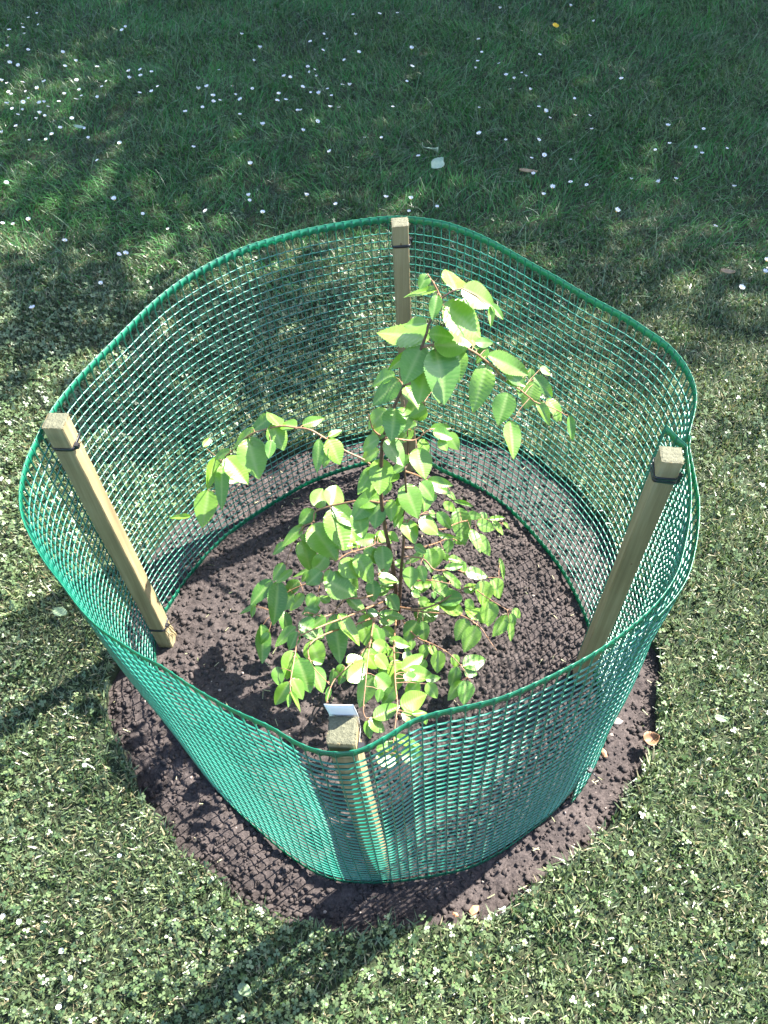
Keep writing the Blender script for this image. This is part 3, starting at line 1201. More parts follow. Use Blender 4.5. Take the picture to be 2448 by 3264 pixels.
cable_tie('B', 0.052, 'black cable tie round the stake behind the sapling', ('right', 0.006), 0.008, 0.001, 1.25)
cable_tie('L', 0.056, 'black cable tie near the top of the leaning stake', ('right', -0.010), 0.016, -0.001, 1.2)
cable_tie('L', 0.735, 'black cable tie at the foot of the leaning stake', ('right', -0.004), 0.030, -0.001, 1.2)
cable_tie('R', 0.040, 'upper black cable tie on the stake at the mesh overlap', ('right', -0.012), 0.004, -0.004, 1.25)
cable_tie('R', 0.053, 'lower black cable tie on the stake at the mesh overlap', ('right', -0.010), 0.004, 0.007, 1.35)
cable_tie('F', 0.036, 'black cable tie on the stake that carries the white card', ('right', -0.010), 0.020, 0.003, 1.3, 0.0075,
          tail_dir=STAKES['F'][3] * 0.6 - STAKES['F'][2] * 0.7)
# a last tie holding the loose end of the mesh near the ground
pt, nr = net_pt(np.array([PER + 0.335]), np.array([0.19]))
pt, nr = Vector(pt[0]), Vector(nr[0])
root = empty('cable_tie', pt)
tag(root, 'black cable tie poking out low on the loose mesh end', 'cable tie', 'black cable ties fastening the mesh')
side = nr.cross(Vector((0, 0, 1))).normalized()
loopv = [nr * (0.004 * math.cos(a)) + Vector((0, 0, 1)) * (0.014 * math.sin(a)) for a in np.linspace(0, 2 * math.pi, 17)]
vf = tube(loopv, 0.0014, 5, cap=False)
mesh_obj('strap', vf[0], vf[1], M_black, root)
hc = nr * 0.008
v = [hc + side * a * 0.005 + Vector((0, 0, 1)) * b_ * 0.005 + nr * c_ * 0.004 for (a, b_, c_) in
     ((-1, -1, -1), (1, -1, -1), (1, 1, -1), (-1, 1, -1), (-.8, -.8, 1), (.8, -.8, 1), (.8, .8, 1), (-.8, .8, 1))]
f = [(3, 2, 1, 0), (4, 5, 6, 7), (0, 1, 5, 4), (1, 2, 6, 5), (2, 3, 7, 6), (3, 0, 4, 7)]
mesh_obj('locking_head', v, f, M_black, root, smooth=False)
vf = tube([hc, hc + nr * 0.018 - Vector((0, 0, 1)) * 0.006, hc + nr * 0.034 - Vector((0, 0, 1)) * 0.016], [0.0018, 0.0016, 0.001], 4)
mesh_obj('tail', vf[0], vf[1], M_black, root)

# white card fixed to the far face of the front stake, standing above its sawn top
bot, top, axn, xx, yy = STAKES['F']
root = empty('card_tag', top + yy * (PW / 2 + 0.002))
tag(root, 'small blank white card standing on the front stake top', 'card')
v, f = [], []
nx_, nz_ = 10, 8
for side_ in (0, 1):
    for i in range(nx_ + 1):
        for j in range(nz_ + 1):
            a = -1 + 2 * i / nx_
            hgt = -0.05 + 0.082 * j / nz_
            up_ = max(hgt, 0)
            bend = 0.0006 * (a * a) - 0.04 * up_ + 1.2 * up_ * up_
            v.append(xx * (a * 0.0200 + 0.0 - 0.10 * up_) + axn * hgt + yy * (bend + side_ * 0.0008 + 0.001))
st = (nx_ + 1) * (nz_ + 1)
for side_ in (0, 1):
    for i in range(nx_):
        for j in range(nz_):
            q0 = side_ * st + i * (nz_ + 1) + j
            qd = (q0, q0 + nz_ + 1, q0 + nz_ + 2, q0 + 1)
            f.append(qd if side_ == 0 else qd[::-1])
edge = [i * (nz_ + 1) + nz_ for i in range(nx_ + 1)]
for a, b_ in zip(edge[:-1], edge[1:]): f.append((a, b_, b_ + st, a + st))
for col in (0, nx_):
    for j in range(nz_):
        a = col * (nz_ + 1) + j
        f.append((a, a + 1, a + 1 + st, a + st))
mesh_obj('card', v, f, M_card, root)

# ------------------------------------------------------------------ the sapling
ORIG = {'A': (1150, 840, 3.687), 'B': (1450, 1000, 3.687), 'C': (540, 1280, 2.765), 'D': (1100, 1250, 3.687), 'E': (780, 1550, 3.687),
        'F': (1200, 1600, 3.318), 'G': (780, 1900, 3.687), 'H': (1150, 2000, 3.687)}
Y0 = 1.105
stem_px = [(1266, 2000), (1265, 1947), (1263, 1901), (1257, 1841), (1242, 1751), (1227, 1680), (1214, 1575), (1217, 1440), (1227, 1380), (1257, 1296),
           (1296, 1212), (1326, 1152), (1359, 1065), (1367, 1033), (1402, 981), (1410, 951), (1446, 927), (1472, 920)]
stem2_px = [(1272, 1990), (1277, 1841), (1287, 1720), (1280, 1660), (1296, 1600), (1290, 1502), (1297, 1480), (1300, 1400), (1287, 1277)]
base = at_z(1266, 2000, 0.0)
Y0 = base.y
sapling = empty('hornbeam_sapling', base)
tag(sapling, 'young hornbeam sapling with bright green pleated leaves inside the mesh', 'sapling')


def stem_curve(pxs, y0, dy):
    n = len(pxs)
    return [at_y(u, v, y0 + dy * i / (n - 1)) for i, (u, v) in enumerate(pxs)]


stemA = stem_curve(stem_px, Y0, 0.125)
stemB = stem_curve(stem2_px, Y0 + 0.004, 0.085)
stemA[0].z = -0.03; stemB[0].z = -0.03
cA = catmull(stemA, 4); cB = catmull(stemB, 4)


def rel(path): return [p - base for p in path]


def px_of(p):
    dep = p.y * CP + (CAM_H - p.z) * SP
    up = p.y * SP - (CAM_H - p.z) * CP
    return (1224 + p.x / dep * FPX, 1632 - up / dep * FPX)


nA = len(cA)
stem_o = mesh_obj('stem', *tube(rel(cA), [0.0066 * (1 - 0.80 * (i / (nA - 1)) ** 0.8) for i in range(nA)], 8), M_bark, sapling)
nB_ = len(cB)
stem2_o = mesh_obj('stem', *tube(rel(cB), [0.0042 * (1 - 0.75 * i / (nB_ - 1)) for i in range(nB_)], 7), M_bark, sapling)


def z_on(curve, pxy):
    best, bz = 1e9, 0.1
    for p in curve:
        u, v = px_of(p)
        d = (u - pxy[0]) ** 2 + (v - pxy[1]) ** 2
        if d < best: best, bz = d, p
    return bz


# branch list: pixel polyline from the stem outwards, end height, arch, stem
BR = [
    # name, start curve, px, z_end (or ('y', value)), arch
    ('A', [(1352, 1100), (1400, 1098), (1489, 1111), (1551, 1152), (1596, 1195), (1615, 1217), (1645, 1233), (1689, 1268), (1708, 1282), (1760, 1300), (1803, 1323)], ('y', 1.23), 0),
    ('A', [(1212, 1490), (1160, 1466), (1100, 1437), (1028, 1392), (985, 1369), (941, 1363), (896, 1358), (840, 1370), (793, 1388), (742, 1435), (712, 1461), (685, 1510), (663, 1558), (609, 1645)], ('y', 1.26), 0),
    ('A', [(1216, 1600), (1150, 1596), (1065, 1610), (1048, 1615), (1005, 1631), (997, 1664), (967, 1680), (932, 1740), (913, 1789), (888, 1846)], 0.24, 0.02),
    ('A', [(1240, 1735), (1195, 1736), (1152, 1751), (1103, 1767), (1051, 1808), (1030, 1835), (1015, 1880)], 0.30, 0.02),
    ('A', [(1255, 1830), (1209, 1829), (1100, 1835), (980, 1860), (900, 1900), (870, 1960)], 0.13, 0.03),
    ('A', [(1260, 1880), (1160, 1905), (1100, 1910), (1062, 1952), (1030, 1965), (981, 1952), (960, 1965)], 0.26, 0.02),
    ('A', [(1262, 1900), (1190, 1930), (1120, 1960), (1040, 1990), (959, 2025), (948, 2038), (940, 2090), (926, 2171), (926, 2204)], 0.30, 0.06),
    ('A', [(1264, 1930), (1150, 1985), (1040, 2020), (985, 2060), (995, 2120), (1050, 2182)], 0.27, 0.05),
    ('A', [(1264, 1945), (1200, 2020), (1150, 2085), (1092, 2141), (1059, 2179), (1040, 2242)], 0.22, 0.05),
    ('A', [(1263, 1920), (1203, 1952), (1181, 2044), (1171, 2112), (1166, 2171), (1158, 2260), (1166, 2288)], 0.20, 0.06),
    ('A', [(1265, 1950), (1256, 2050), (1258, 2120), (1261, 2190), (1267, 2244), (1261, 2301), (1250, 2400)], 0.21, 0.07),
    ('A', [(1265, 1955), (1300, 2000), (1334, 2035), (1381, 2054), (1432, 2084), (1473, 2127), (1500, 2174)], 0.10, 0.03),
    ('A', [(1265, 1935), (1333, 1941), (1393, 1925), (1456, 1886), (1501, 1871), (1545, 1900), (1616, 1944)], 0.17, 0.03),
    ('A', [(1265, 1940), (1333, 1948), (1400, 1955), (1471, 1962), (1529, 1998), (1556, 2037), (1583, 2073)], 0.12, 0.04),
    ('B', [(1287, 1765), (1348, 1781), (1387, 1817), (1450, 1815), (1516, 1838), (1601, 1841)], 0.13, 0.03),
    ('B', [(1287, 1745), (1340, 1745), (1393, 1730), (1432, 1715), (1460, 1725)], 0.16, 0.02),
    ('B', [(1283, 1665), (1350, 1680), (1411, 1687), (1453, 1669), (1501, 1657), (1562, 1657), (1619, 1678)], 0.07, 0.0),
    ('A', [(1228, 1395), (1270, 1400), (1325, 1402), (1371, 1369), (1425, 1377)], ('y', 1.20), 0),
    ('B', [(1290, 1510), (1330, 1515), (1360, 1529), (1425, 1543)], 0.38, 0.0),
    ('A', [(1296, 1225), (1320, 1265), (1350, 1285)], ('y', 1.20), 0),
    ('A', [(1407, 956), (1389, 916), (1364, 875)], ('y', 1.23), 0),
    ('A', [(1225, 1400), (1190, 1370), (1175, 1320)], ('y', 1.16), 0),
    ('B', [(1277, 1850), (1320, 1850), (1375, 1850), (1440, 1862)], 0.24, 0.02),
    ('B', [(1282, 1690), (1310, 1650), (1340, 1640)], 0.42, 0.0),
    ('A', [(1252, 1800), (1230, 1810), (1205, 1830)], 0.33, 0.0),
]
branches = []
for key, pxl, zend, arch in BR:
    curve = cA if key == 'A' else cB
    p0 = z_on(curve, pxl[0])
    d = [0.0]
    for a, b_ in zip(pxl[:-1], pxl[1:]): d.append(d[-1] + math.hypot(b_[0] - a[0], b_[1] - a[1]))
    pts = [p0.copy()]
    for i in range(1, len(pxl)):
        t = d[i] / d[-1]
        if isinstance(zend, tuple):
            pts.append(at_y(*pxl[i], p0.y * (1 - t) + zend[1] * t))
        else:
            z = p0.z * (1 - t) + zend * t + arch * math.sin(math.pi * t)
            pts.append(at_z(*pxl[i], z))
    path = catmull(pts, 5)
    branches.append({'path': path, 'px': [px_of(p) for p in path], 'petioles': MB(), 'leaves': []})

# leaves traced one by one: crop, base x, base y, tip x, tip y, width
LEAVES = '''A 790 130 715 240 110|A 900 300 590 370 75|A 900 370 860 570 95|A 965 490 1395 820 250|A 1130 320 1030 95 130|A 1180 290 1520 480 190|A 1520 480 1630 600 55|A 1520 500 1530 670 45|A 770 700 585 725 140|A 800 900 265 800 250|A 800 830 1010 840 130|A 860 960 1250 960 220|A 1020 830 1190 880 100|A 870 1000 1030 1560 280|A 1130 960 1190 1330 120|A 720 960 550 1360 230|A 760 1180 720 1580 190|A 600 1050 400 1180 90|A 400 1300 160 1400 120|A 460 1350 190 1640 170|A 520 1440 640 1659 190|A 880 1440 910 1580 100|A 790 1380 850 1440 90
B 260 420 160 240 90|B 240 340 390 340 75|B 380 400 290 520 90|B 380 490 815 690 120|B 790 690 790 780 50|B 370 590 240 1080 185|B 580 690 760 800 85|B 600 800 760 820 50|B 620 930 520 1260 185|B 650 1260 680 1650 150|B 930 800 850 1050 165|B 760 850 760 940 80|B 920 730 1120 950 90|B 890 640 890 740 60|B 1000 630 1090 690 55|B 950 1030 1130 1270 75|B 1080 1000 1220 1170 85|B 1190 1150 1200 1230 65|B 1340 1200 1380 1430 65
C 1170 210 1330 155 65|C 1120 220 985 190 70|C 975 220 900 130 65|C 910 130 750 240 90|C 900 200 985 380 140|C 900 340 880 450 65|C 740 230 560 400 55|C 690 330 770 630 165|C 700 320 830 420 55|C 540 430 440 480 45|C 490 490 670 695 130|C 460 540 460 905 85|C 410 490 340 740 85|C 450 680 570 690 55|C 345 780 300 1070 145|C 190 1010 40 1025 35|C 1320 330 1300 590 70|C 1400 330 1490 505 125|C 1390 450 1370 540 60|C 1400 310 1490 270 45|C 300 400 340 345 35
E 820 240 920 40 150|E 1000 230 1100 10 165|E 810 270 700 400 135|E 690 450 465 680 90|E 480 660 365 765 70|E 790 450 1040 830 250|E 660 640 790 940 165|E 680 560 700 630 55|E 720 540 770 630 60|E 1010 270 1160 690 220|E 1030 230 1290 430 150|E 1590 150 1300 200 180|E 1480 160 1300 380 170|E 1580 180 1520 460 165|E 1310 290 1390 540 155|E 1200 500 1320 640 150|E 970 810 830 970 140|E 1060 720 1280 700 70|E 1300 650 1530 600 100|E 1530 580 1659 600 110|E 1400 740 1570 880 125|E 1110 890 1350 1050 175|E 1310 800 1480 1110 160|E 1090 1000 1310 1200 180|E 930 1090 1250 1260 210|E 1200 1300 1380 1460 110|E 320 1100 100 1370 135|E 390 1110 370 1570 165|E 140 1390 0 1470 40|E 110 1400 90 1500 45|E 460 900 360 1070 90|E 560 980 420 1100 65|E 760 980 610 1040 40|E 770 1000 700 1090 70|E 900 990 760 1140 140|E 1010 980 960 1100 85|E 1500 1100 1520 1310 125|E 1590 1030 1659 960 90|E 1580 1040 1659 1130 80|E 640 1110 510 1220 105|E 570 1260 470 1390 115|E 700 1270 580 1400 90|E 800 1260 760 1370 95|E 870 1300 830 1390 60|E 990 1370 920 1300 80|E 890 1440 740 1490 90|E 1200 1180 1290 1280 80
G 1050 210 1130 745 185|G 1100 210 1320 540 130|G 640 300 900 490 185|G 600 360 400 540 100|G 620 420 560 570 105|G 190 330 215 735 115|G 290 430 190 530 60|G 560 640 490 940 175|G 380 830 400 990 110|G 620 730 750 1090 195|G 800 830 900 1100 170|G 760 520 880 790 200|G 800 760 880 780 55|G 520 1010 380 1230 135|G 560 970 660 1170 115|G 540 1120 625 1290 50|G 520 1150 520 1260 40|G 440 180 510 400 100|G 1050 850 1030 1000 60|G 1000 1060 970 1190 50|G 1150 800 1110 900 75|G 1190 780 1340 750 130|G 1210 1000 1430 800 140|G 1500 930 1340 1260 170|G 1190 850 1130 980 95|G 1390 640 1520 780 145|G 1540 690 1640 810 115|G 1530 330 1500 500 145|G 1400 360 1420 520 120|G 1500 560 1659 610 110|G 1440 200 1540 200 100|G 1480 230 1360 360 115|G 1580 210 1659 230 70|G 1580 290 1659 310 65|G 860 190 740 140 75|G 950 250 830 330 115
H 150 1070 420 930 125|H 90 1080 230 1180 125|H 70 1090 100 1240 80|H 470 930 760 790 165|H 480 970 620 1000 65|H 480 1010 600 1070 105|H 600 1010 730 1010 50|H 750 1070 770 1120 45|H 390 380 440 690 175|H 310 230 150 210 115|H 370 240 390 370 140|H 330 150 510 200 90|H 560 210 540 280 85|H 500 300 590 380 105|H 480 500 715 340 115|H 520 520 825 570 135|H 500 560 680 640 90|H 760 380 700 470 90|H 680 640 570 760 105|H 760 610 890 590 65|H 780 650 860 780 105|H 170 560 330 710 145|H 400 690 290 890 105|H 230 720 210 830 75|H 270 340 200 440 105|H 290 450 240 550 75|H 770 200 730 320 95|H 790 230 870 290 75|H 910 270 900 480 115|H 1080 320 1130 430 75|H 1130 460 1080 660 100|H 1200 460 1440 380 115|H 1210 490 1320 540 95|H 1180 620 1060 810 90|H 1220 620 1240 850 145|H 180 1440 390 1370 85|H 180 1560 420 1500 190|H 470 1500 700 1500 170|H 370 1285 710 1410 90|H 600 140 600 230 60
F 870 60 920 410 145|F 990 290 1100 500 75|F 1060 340 1170 520 85|F 1060 220 1215 280 75|F 1100 110 1150 190 75|F 960 130 1070 150 65|F 1230 200 1310 310 55|F 1180 190 1320 170 30|F 1340 210 1390 270 30|F 640 110 760 230 80|F 700 20 810 60 60|F 560 90 600 140 65|F 500 320 660 340 30|F 660 360 780 370 40|F 810 380 885 430 50|F 770 400 760 500 80|F 520 540 320 640 65|F 400 460 490 510 65|F 560 490 590 690 115|F 640 470 640 620 130|F 720 540 740 600 70|F 760 600 870 620 55|F 870 620 930 720 55|F 930 740 1130 770 85|F 1300 590 1350 800 35|F 1130 830 1120 1080 165|F 1220 810 1310 970 115|F 1190 1050 1200 1280 175|F 1390 1200 1260 1400 105|F 1420 1180 1450 1270 55|F 1410 1270 1420 1410 45|F 1440 1130 1500 1200 60|F 910 1010 640 1050 125|F 910 1170 690 1100 105|F 1080 1250 960 1095 100|F 960 1240 860 1420 125|F 1060 1310 950 1560 135|F 1070 1170 1140 1250 75|F 450 1250 640 1110 125|F 430 1260 330 1430 135|F 490 1260 510 1440 90|F 400 1160 440 1250 40|F 360 680 350 860 145|F 460 670 490 800 85|F 340 900 540 870 105|F 370 950 440 990 60|F 440 1050 530 1050 85|F 600 780 690 930 115|F 700 740 880 860 50|F 720 700 860 680 50|F 780 820 870 880 50|F 600 950 610 1000 55|F 690 960 800 960 70|F 920 940 1030 900 70|F 940 1040 1010 1100 75|F 300 190 380 390 175|F 450 180 600 280 130|F 220 60 240 210 80|F 10 350 130 400 105|F 130 320 200 390 60|F 20 790 170 830 85|F 30 900 180 860 60|F 200 620 270 680 60|F 120 980 200 1100 120|F 0 980 100 930 60|F 30 1180 250 1210 70|F 40 1260 150 1260 70|F 0 1330 40 1460 85|F 60 1330 170 1400 75|F 60 460 70 740 145
D 580 190 560 480 210|D 690 180 690 380 145|D 480 200 310 390 145|D 440 400 370 530 120|D 400 540 250 640 115|D 470 560 650 790 155|D 500 620 560 740 100|D 400 680 240 770 130|D 430 780 400 1150 195|D 340 880 170 1160 125|D 330 1040 300 1200 105|D 520 1040 470 1160 80|D 920 70 770 240 145|D 960 180 820 270 90|D 970 240 850 290 95|D 840 380 720 420 95|D 800 440 650 560 105|D 870 560 950 670 115|D 1000 430 1170 420 60|D 1030 470 1200 500 105|D 1190 480 1290 620 115|D 1100 560 1170 650 105|D 850 660 920 980 205|D 760 750 680 820 80|D 730 860 550 920 80|D 620 940 560 1020 90|D 690 1080 840 1440 190|D 880 1060 1010 1200 125|D 960 1150 930 1330 120|D 960 1040 1200 1080 85|D 1000 1100 1180 1150 75|D 1190 1180 1280 1230 40|D 1080 1210 960 1280 85|D 550 1260 540 1440 105|D 640 1240 620 1310 85|D 660 1320 600 1510 85|D 1280 1280 1470 1320 35'''


def leaf_mesh(seed):
    """unit hornbeam leaf along +X (length 1), half width 0.5 in Y, pleated along its side veins, toothed edge"""
    r = random.Random(seed)
    NL, NW = 44, 4
    bend = r.uniform(0.02, 0.34); fold = r.uniform(0.02, 0.26); twist = r.uniform(-0.35, 0.35); side = r.uniform(-0.09, 0.09)
    nv = r.choice((11, 12, 13)); pa = r.uniform(0.020, 0.030)
    v, f, c = [], [], []
    for i in range(NL + 1):
        t = i / NL
        # outline: ovate, widest just below the middle, drawn-out tip
        wdt = (math.sin(math.pi * min(1, t ** 0.82)) ** 0.72) * (1 - 0.16 * t)
        if t > 0.86: wdt *= 1 - 0.25 * ((t - 0.86) / 0.14)
        wdt = max(wdt, 0.012)
        for j in range(-NW, NW + 1):
            a = j / NW
            hw = 0.5 * wdt
            yv = a * hw
            if abs(j) == NW and 2 < i < NL:
                yv *= 1 + (0.055 if i % 2 else -0.03)
            xv = t - 0.04 * abs(a) * math.sin(math.pi * t)
            # pleats: run from the midrib outwards and forwards
            ph = (t - 0.17 * abs(a) * wdt) * nv
            tri = abs((ph % 1.0) - 0.5) * 2
            z = pa * (tri - 0.5) * min(1, abs(a) * 2.2) * min(1, 6 * (1 - t)) * min(1, 8 * t)
            z += -fold * 0.0 + fold * abs(yv) - 0.02 * (1 - abs(a)) * 0
            ang = bend * t
            zb = -0.5 * bend * t * t
            tw = twist * t
            y2 = yv * math.cos(tw) - z * math.sin(tw)
            z2 = yv * math.sin(tw) + z * math.cos(tw)
            v.append(Vector((xv * (1 - 0.08 * bend * t), y2 + side * t * t, z2 + zb + 0.018 * math.sin(t * 9 + seed) * abs(a))))
            vein = 1.0 if j == 0 else (0.28 if tri < 0.2 and abs(j) < NW else 0.0)
            c.append(vein * (0.75 if j == 0 else 1.0))
    W = 2 * NW + 1
    for i in range(NL):
        for j in range(W - 1):
            a = i * W + j
            f.append((a, a + W, a + W + 1, a + 1))
    me = bpy.data.meshes.new('leaf')
    me.from_pydata([tuple(p) for p in v], [], f)
    me.polygons.foreach_set('use_smooth', [True] * len(f))
    at = me.color_attributes.new('Col', 'FLOAT_COLOR', 'POINT')
    at.data.foreach_set('color', np.array([[q, q, q, 1] for q in c], dtype=np.float32).ravel())
    me.materials.append(M_leaf)
    me.update()
    return me


LEAF_ME = [leaf_mesh(100 + i) for i in range(14)]
allp = [(pp, pt, bi) for bi, br in enumerate(branches) for pp, pt in zip(br['px'], br['path'])]
stem_pts = [(px_of(p), p, -1) for p in cA] + [(px_of(p), p, -2) for p in cB]
petiole_stem = {-1: MB(), -2: MB()}
leaf_jobs = []
cam_p = Vector((0, 0, CAM_H))
for ent in LEAVES.replace('\n', '|').split('|'):
    k, bx, by, tx, ty, w = ent.split()
    ox, oy, sc = ORIG[k]
    bx, by, tx, ty, w = [float(q) for q in (bx, by, tx, ty, w)]
    bu, bv = ox + bx / sc, oy + by / sc
    tu, tv = ox + tx / sc, oy + ty / sc
    wp = w / sc
    best = min(allp + stem_pts, key=lambda e: math.hypot(e[0][0] - bu, e[0][1] - bv) + (8 if e[2] < 0 else 0))
    q = best[1]
    lp = math.hypot(tu - bu, tv - bv)
    # base sits a petiole away from the twig, at about the twig's height
    dpt = depth_of(q)
    gap = math.hypot(best[0][0] - bu, best[0][1] - bv) * dpt / FPX
    zb = max(q.z - 0.25 * gap + rnd.uniform(-0.006, 0.006), 0.03)
    pb = at_z(bu, bv, zb)
    dpt = depth_of(pb)
    L0 = lp * dpt / FPX
    down = (tv - bv) / max(lp, 1)
    drop = (0.50 if down > 0.3 else 0.18 if down > -0.3 else 0.02) + rnd.uniform(-0.10, 0.14)
    pt_ = at_z(tu, tv, max(zb - drop * L0, 0.012))
    leaf_jobs.append((pb, pt_, wp * dpt / FPX, best[2], q, down))

for (pb, pt_, wid, bi, q, down) in leaf_jobs:
    ax = pt_ - pb
    L = ax.length * (1.48 if ax.length < 0.040 else 1.30 if ax.length < 0.052 else 1.16)
    ax.normalize()
    view = (cam_p - pb).normalized()
    nrm = view * 0.40 + (view + SUN).normalized() * 0.85 + Vector((rnd.uniform(-.36, .36), rnd.uniform(-.36, .36), rnd.uniform(-.1, .2))) * (0.55 if pb.z > 0.55 else 1.0)
    if pb.z > 0.5:
        nrm = (view + SUN).normalized() * 1.3 + view * 0.1 + Vector((rnd.uniform(-.2, .2), rnd.uniform(-.2, .2), 0))
    nrm = (nrm - ax * nrm.dot(ax)).normalized()
    W = min(1.50 * wid / max(abs(nrm.dot(view)), 0.62), 0.80 * L)
    yv = nrm.cross(ax)
    par = branches[bi] if bi >= 0 else None
    path = [q, (q + pb) / 2 + Vector((0, 0, 0.002)), pb + ax * 0.10 * L - nrm * 0.0012]
    tb = tube([p - base for p in path], [0.0011, 0.0008, 0.0005], 5, cap=False)
    (par['petioles'] if par else petiole_stem[bi]).add(tb)
    me = rnd.choice(LEAF_ME)
    M = Matrix(((ax.x, yv.x, nrm.x), (ax.y, yv.y, nrm.y), (ax.z, yv.z, nrm.z)))
    lo = pb - base
    job = (me, lo, M.to_euler(), (L, W, L * rnd.uniform(0.75, 1.15)))
    if par: par['leaves'].append(job)
    else: branches.append if False else leaf_stem.append((bi, job)) if 'leaf_stem' in globals() else globals().__setitem__('leaf_stem', [(bi, job)])


def put_leaf(job, parent):
    me, lo, eu, sc = job
    o = bpy.data.objects.new('leaf', me)
    o.location = lo; o.rotation_euler = eu; o.scale = sc
    COL.objects.link(o)
    o.parent = parent


for br in branches:
    p = rel(br['path'])
    n = len(p)
    mb = MB().add(tube(p, [0.0026 * (1 - 0.62 * i / (n - 1)) for i in range(n)], 6))
    # buds along the twig
    for i in range(6, n - 1, 6):
        d = (p[i + 1] - p[i - 1]).normalized()
        s = d.cross(Vector((0, 0, 1))); s = s.normalized() * (1 if (i // 6) % 2 else -1)
        b0 = p[i]; b1 = b0 + (s * 0.5 + d * 0.8).normalized() * 0.007
        mb.add(tube([b0, (b0 + b1) / 2, b1], [0.0015, 0.0018, 0.0003], 5))
    mb.add((br['petioles'].v, br['petioles'].f))
    bo = mesh_obj('branch', mb.v, mb.f, M_twig, sapling)
    for j in br['leaves']: put_leaf(j, bo)
for bi, job in globals().get('leaf_stem', []):
    put_leaf(job, stem_o if bi == -1 else stem2_o)
for bi, so in ((-1, stem_o), (-2, stem2_o)):
    if petiole_stem[bi].v:
        tag(mesh_obj('petioles', petiole_stem[bi].v, petiole_stem[bi].f, M_twig, so), kind='stuff')

# ------------------------------------------------------------------ daisies
def daisy_mesh(seed, closed=0.0):
    r = random.Random(seed)
    v, f, mi = [], [], []
    n = 14
    for k in range(n):
        a = 2 * math.pi * k / n + r.uniform(-0.08, 0.08)
        ca, sa = math.cos(a), math.sin(a)
        up = 0.15 + closed + r.uniform(-0.12, 0.12)
        ln = r.uniform(0.9, 1.05)
        o = len(v)
        for (rr_, ww) in ((0.28, 0.09), (0.75, 0.17), (1.0, 0.08)):
            z = up * (rr_ * ln) ** 1.5 * 0.6
            for sg in (-1, 1):
                v.append((ca * rr_ * ln - sa * ww * sg, sa * rr_ * ln + ca * ww * sg, z))
        f += [(o, o + 2, o + 3, o + 1), (o + 2, o + 4, o + 5, o + 3)]; mi += [0, 0]
    o = len(v)
    v.append((0, 0, 0.2))
    for k in range(8):
        a = 2 * math.pi * k / 8
        v.append((math.cos(a) * 0.34, math.sin(a) * 0.34, 0.06))
    for k in range(8):
        f.append((o, o + 1 + k, o + 1 + (k + 1) % 8)); mi.append(1)
    o = len(v)
    for z in (0.0, -5.0):
        for k in range(4):
            a = math.pi / 2 * k
            v.append((math.cos(a) * 0.09 + (0.35 if z < 0 else 0), math.sin(a) * 0.09, z))
    for k in range(4):
        f.append((o + k, o + (k + 1) % 4, o + 4 + (k + 1) % 4, o + 4 + k)); mi.append(2)
    me = bpy.data.meshes.new('daisy')
    me.from_pydata(v, [], f)
    for m in (M_petal, M_yellow, M_stalk): me.materials.append(m)
    me.polygons.foreach_set('material_index', mi)
    me.update()
    return me


DAISY = [daisy_mesh(1, 0.0), daisy_mesh(2, 0.5), daisy_mesh(3, 1.1), daisy_mesh(4, 1.8)]
D1 = '122,75 160,60 97,103 100,120 165,107 40,130 36,160 105,148 34,203 122,214 272,230 330,268 281,289 44,274 80,285 8,353 30,360 98,354 190,350 48,405 38,398 110,394 165,385 125,427 100,440 98,478 52,468 77,496 30,450 172,493 195,503 158,516 231,524 208,460 190,445 172,447 255,440 345,390 352,415 330,430 280,408 310,510 368,558 330,345 458,350 440,375 422,424 420,290 528,134 543,120 606,302 608,327 655,311 558,341 558,310 603,402 656,398 682,374 72,548 8,576 260,552 128,608 200,605 225,580 383,600 518,622 420,694 28,790 495,864 617,924 124,950 12,968 60,972 886,910 727,992 1045,150 1123,210 946,303 1096,265 895,376 858,388 920,414 950,434 923,437 1005,372 1018,411 1090,382 875,464 1037,495 1038,430 800,480 1135,543 836,638 1082,712 1075,848 1078,866 1135,920 1525,64 1640,58 1608,128 1535,152 1400,146 1413,170 1340,178 1395,218 1550,228 1487,260 1330,287 1360,300 1338,315 1366,332 1228,332 1255,337 1275,328 1480,365 1510,371 1308,377 1415,385 1205,408 1343,402 1378,408 1432,414 1198,436 1236,432 1427,465 1465,463 1285,477 1298,479 1372,526 1310,568 1575,593 1648,597 1425,657 1323,848 1450,882 435,1225 142,1333 280,1040 543,1098 515,1098'
D2 = '58,55 110,60 118,213 122,285 98,354 38,460 148,675 8,855 116,862 108,915 230,895 408,168 422,226 405,265 395,297 496,275 596,132 672,237 595,315 613,330 563,342 528,327 543,385 630,390 410,467 410,577 526,603 669,462 695,484 718,508 826,497 890,498 897,558 670,603 692,671 806,690 645,748 806,785 690,842 728,812 875,798 1004,914 1025,338 805,28 500,38 905,95 823,428 1067,775 1187,790 1260,775 1172,648 1234,618 1344,641 1374,665 1381,556 1482,642 1512,808 1433,975 1652,1127 1645,1180 1545,1245 1225,545 637,684'
K = 1659 / 1224
spots = [(float(a.split(',')[0]) / K, float(a.split(',')[1]) / K) for a in D1.split()]
spots += [(float(a.split(',')[0]) / K + 1224, float(a.split(',')[1]) / K) for a in D2.split()]
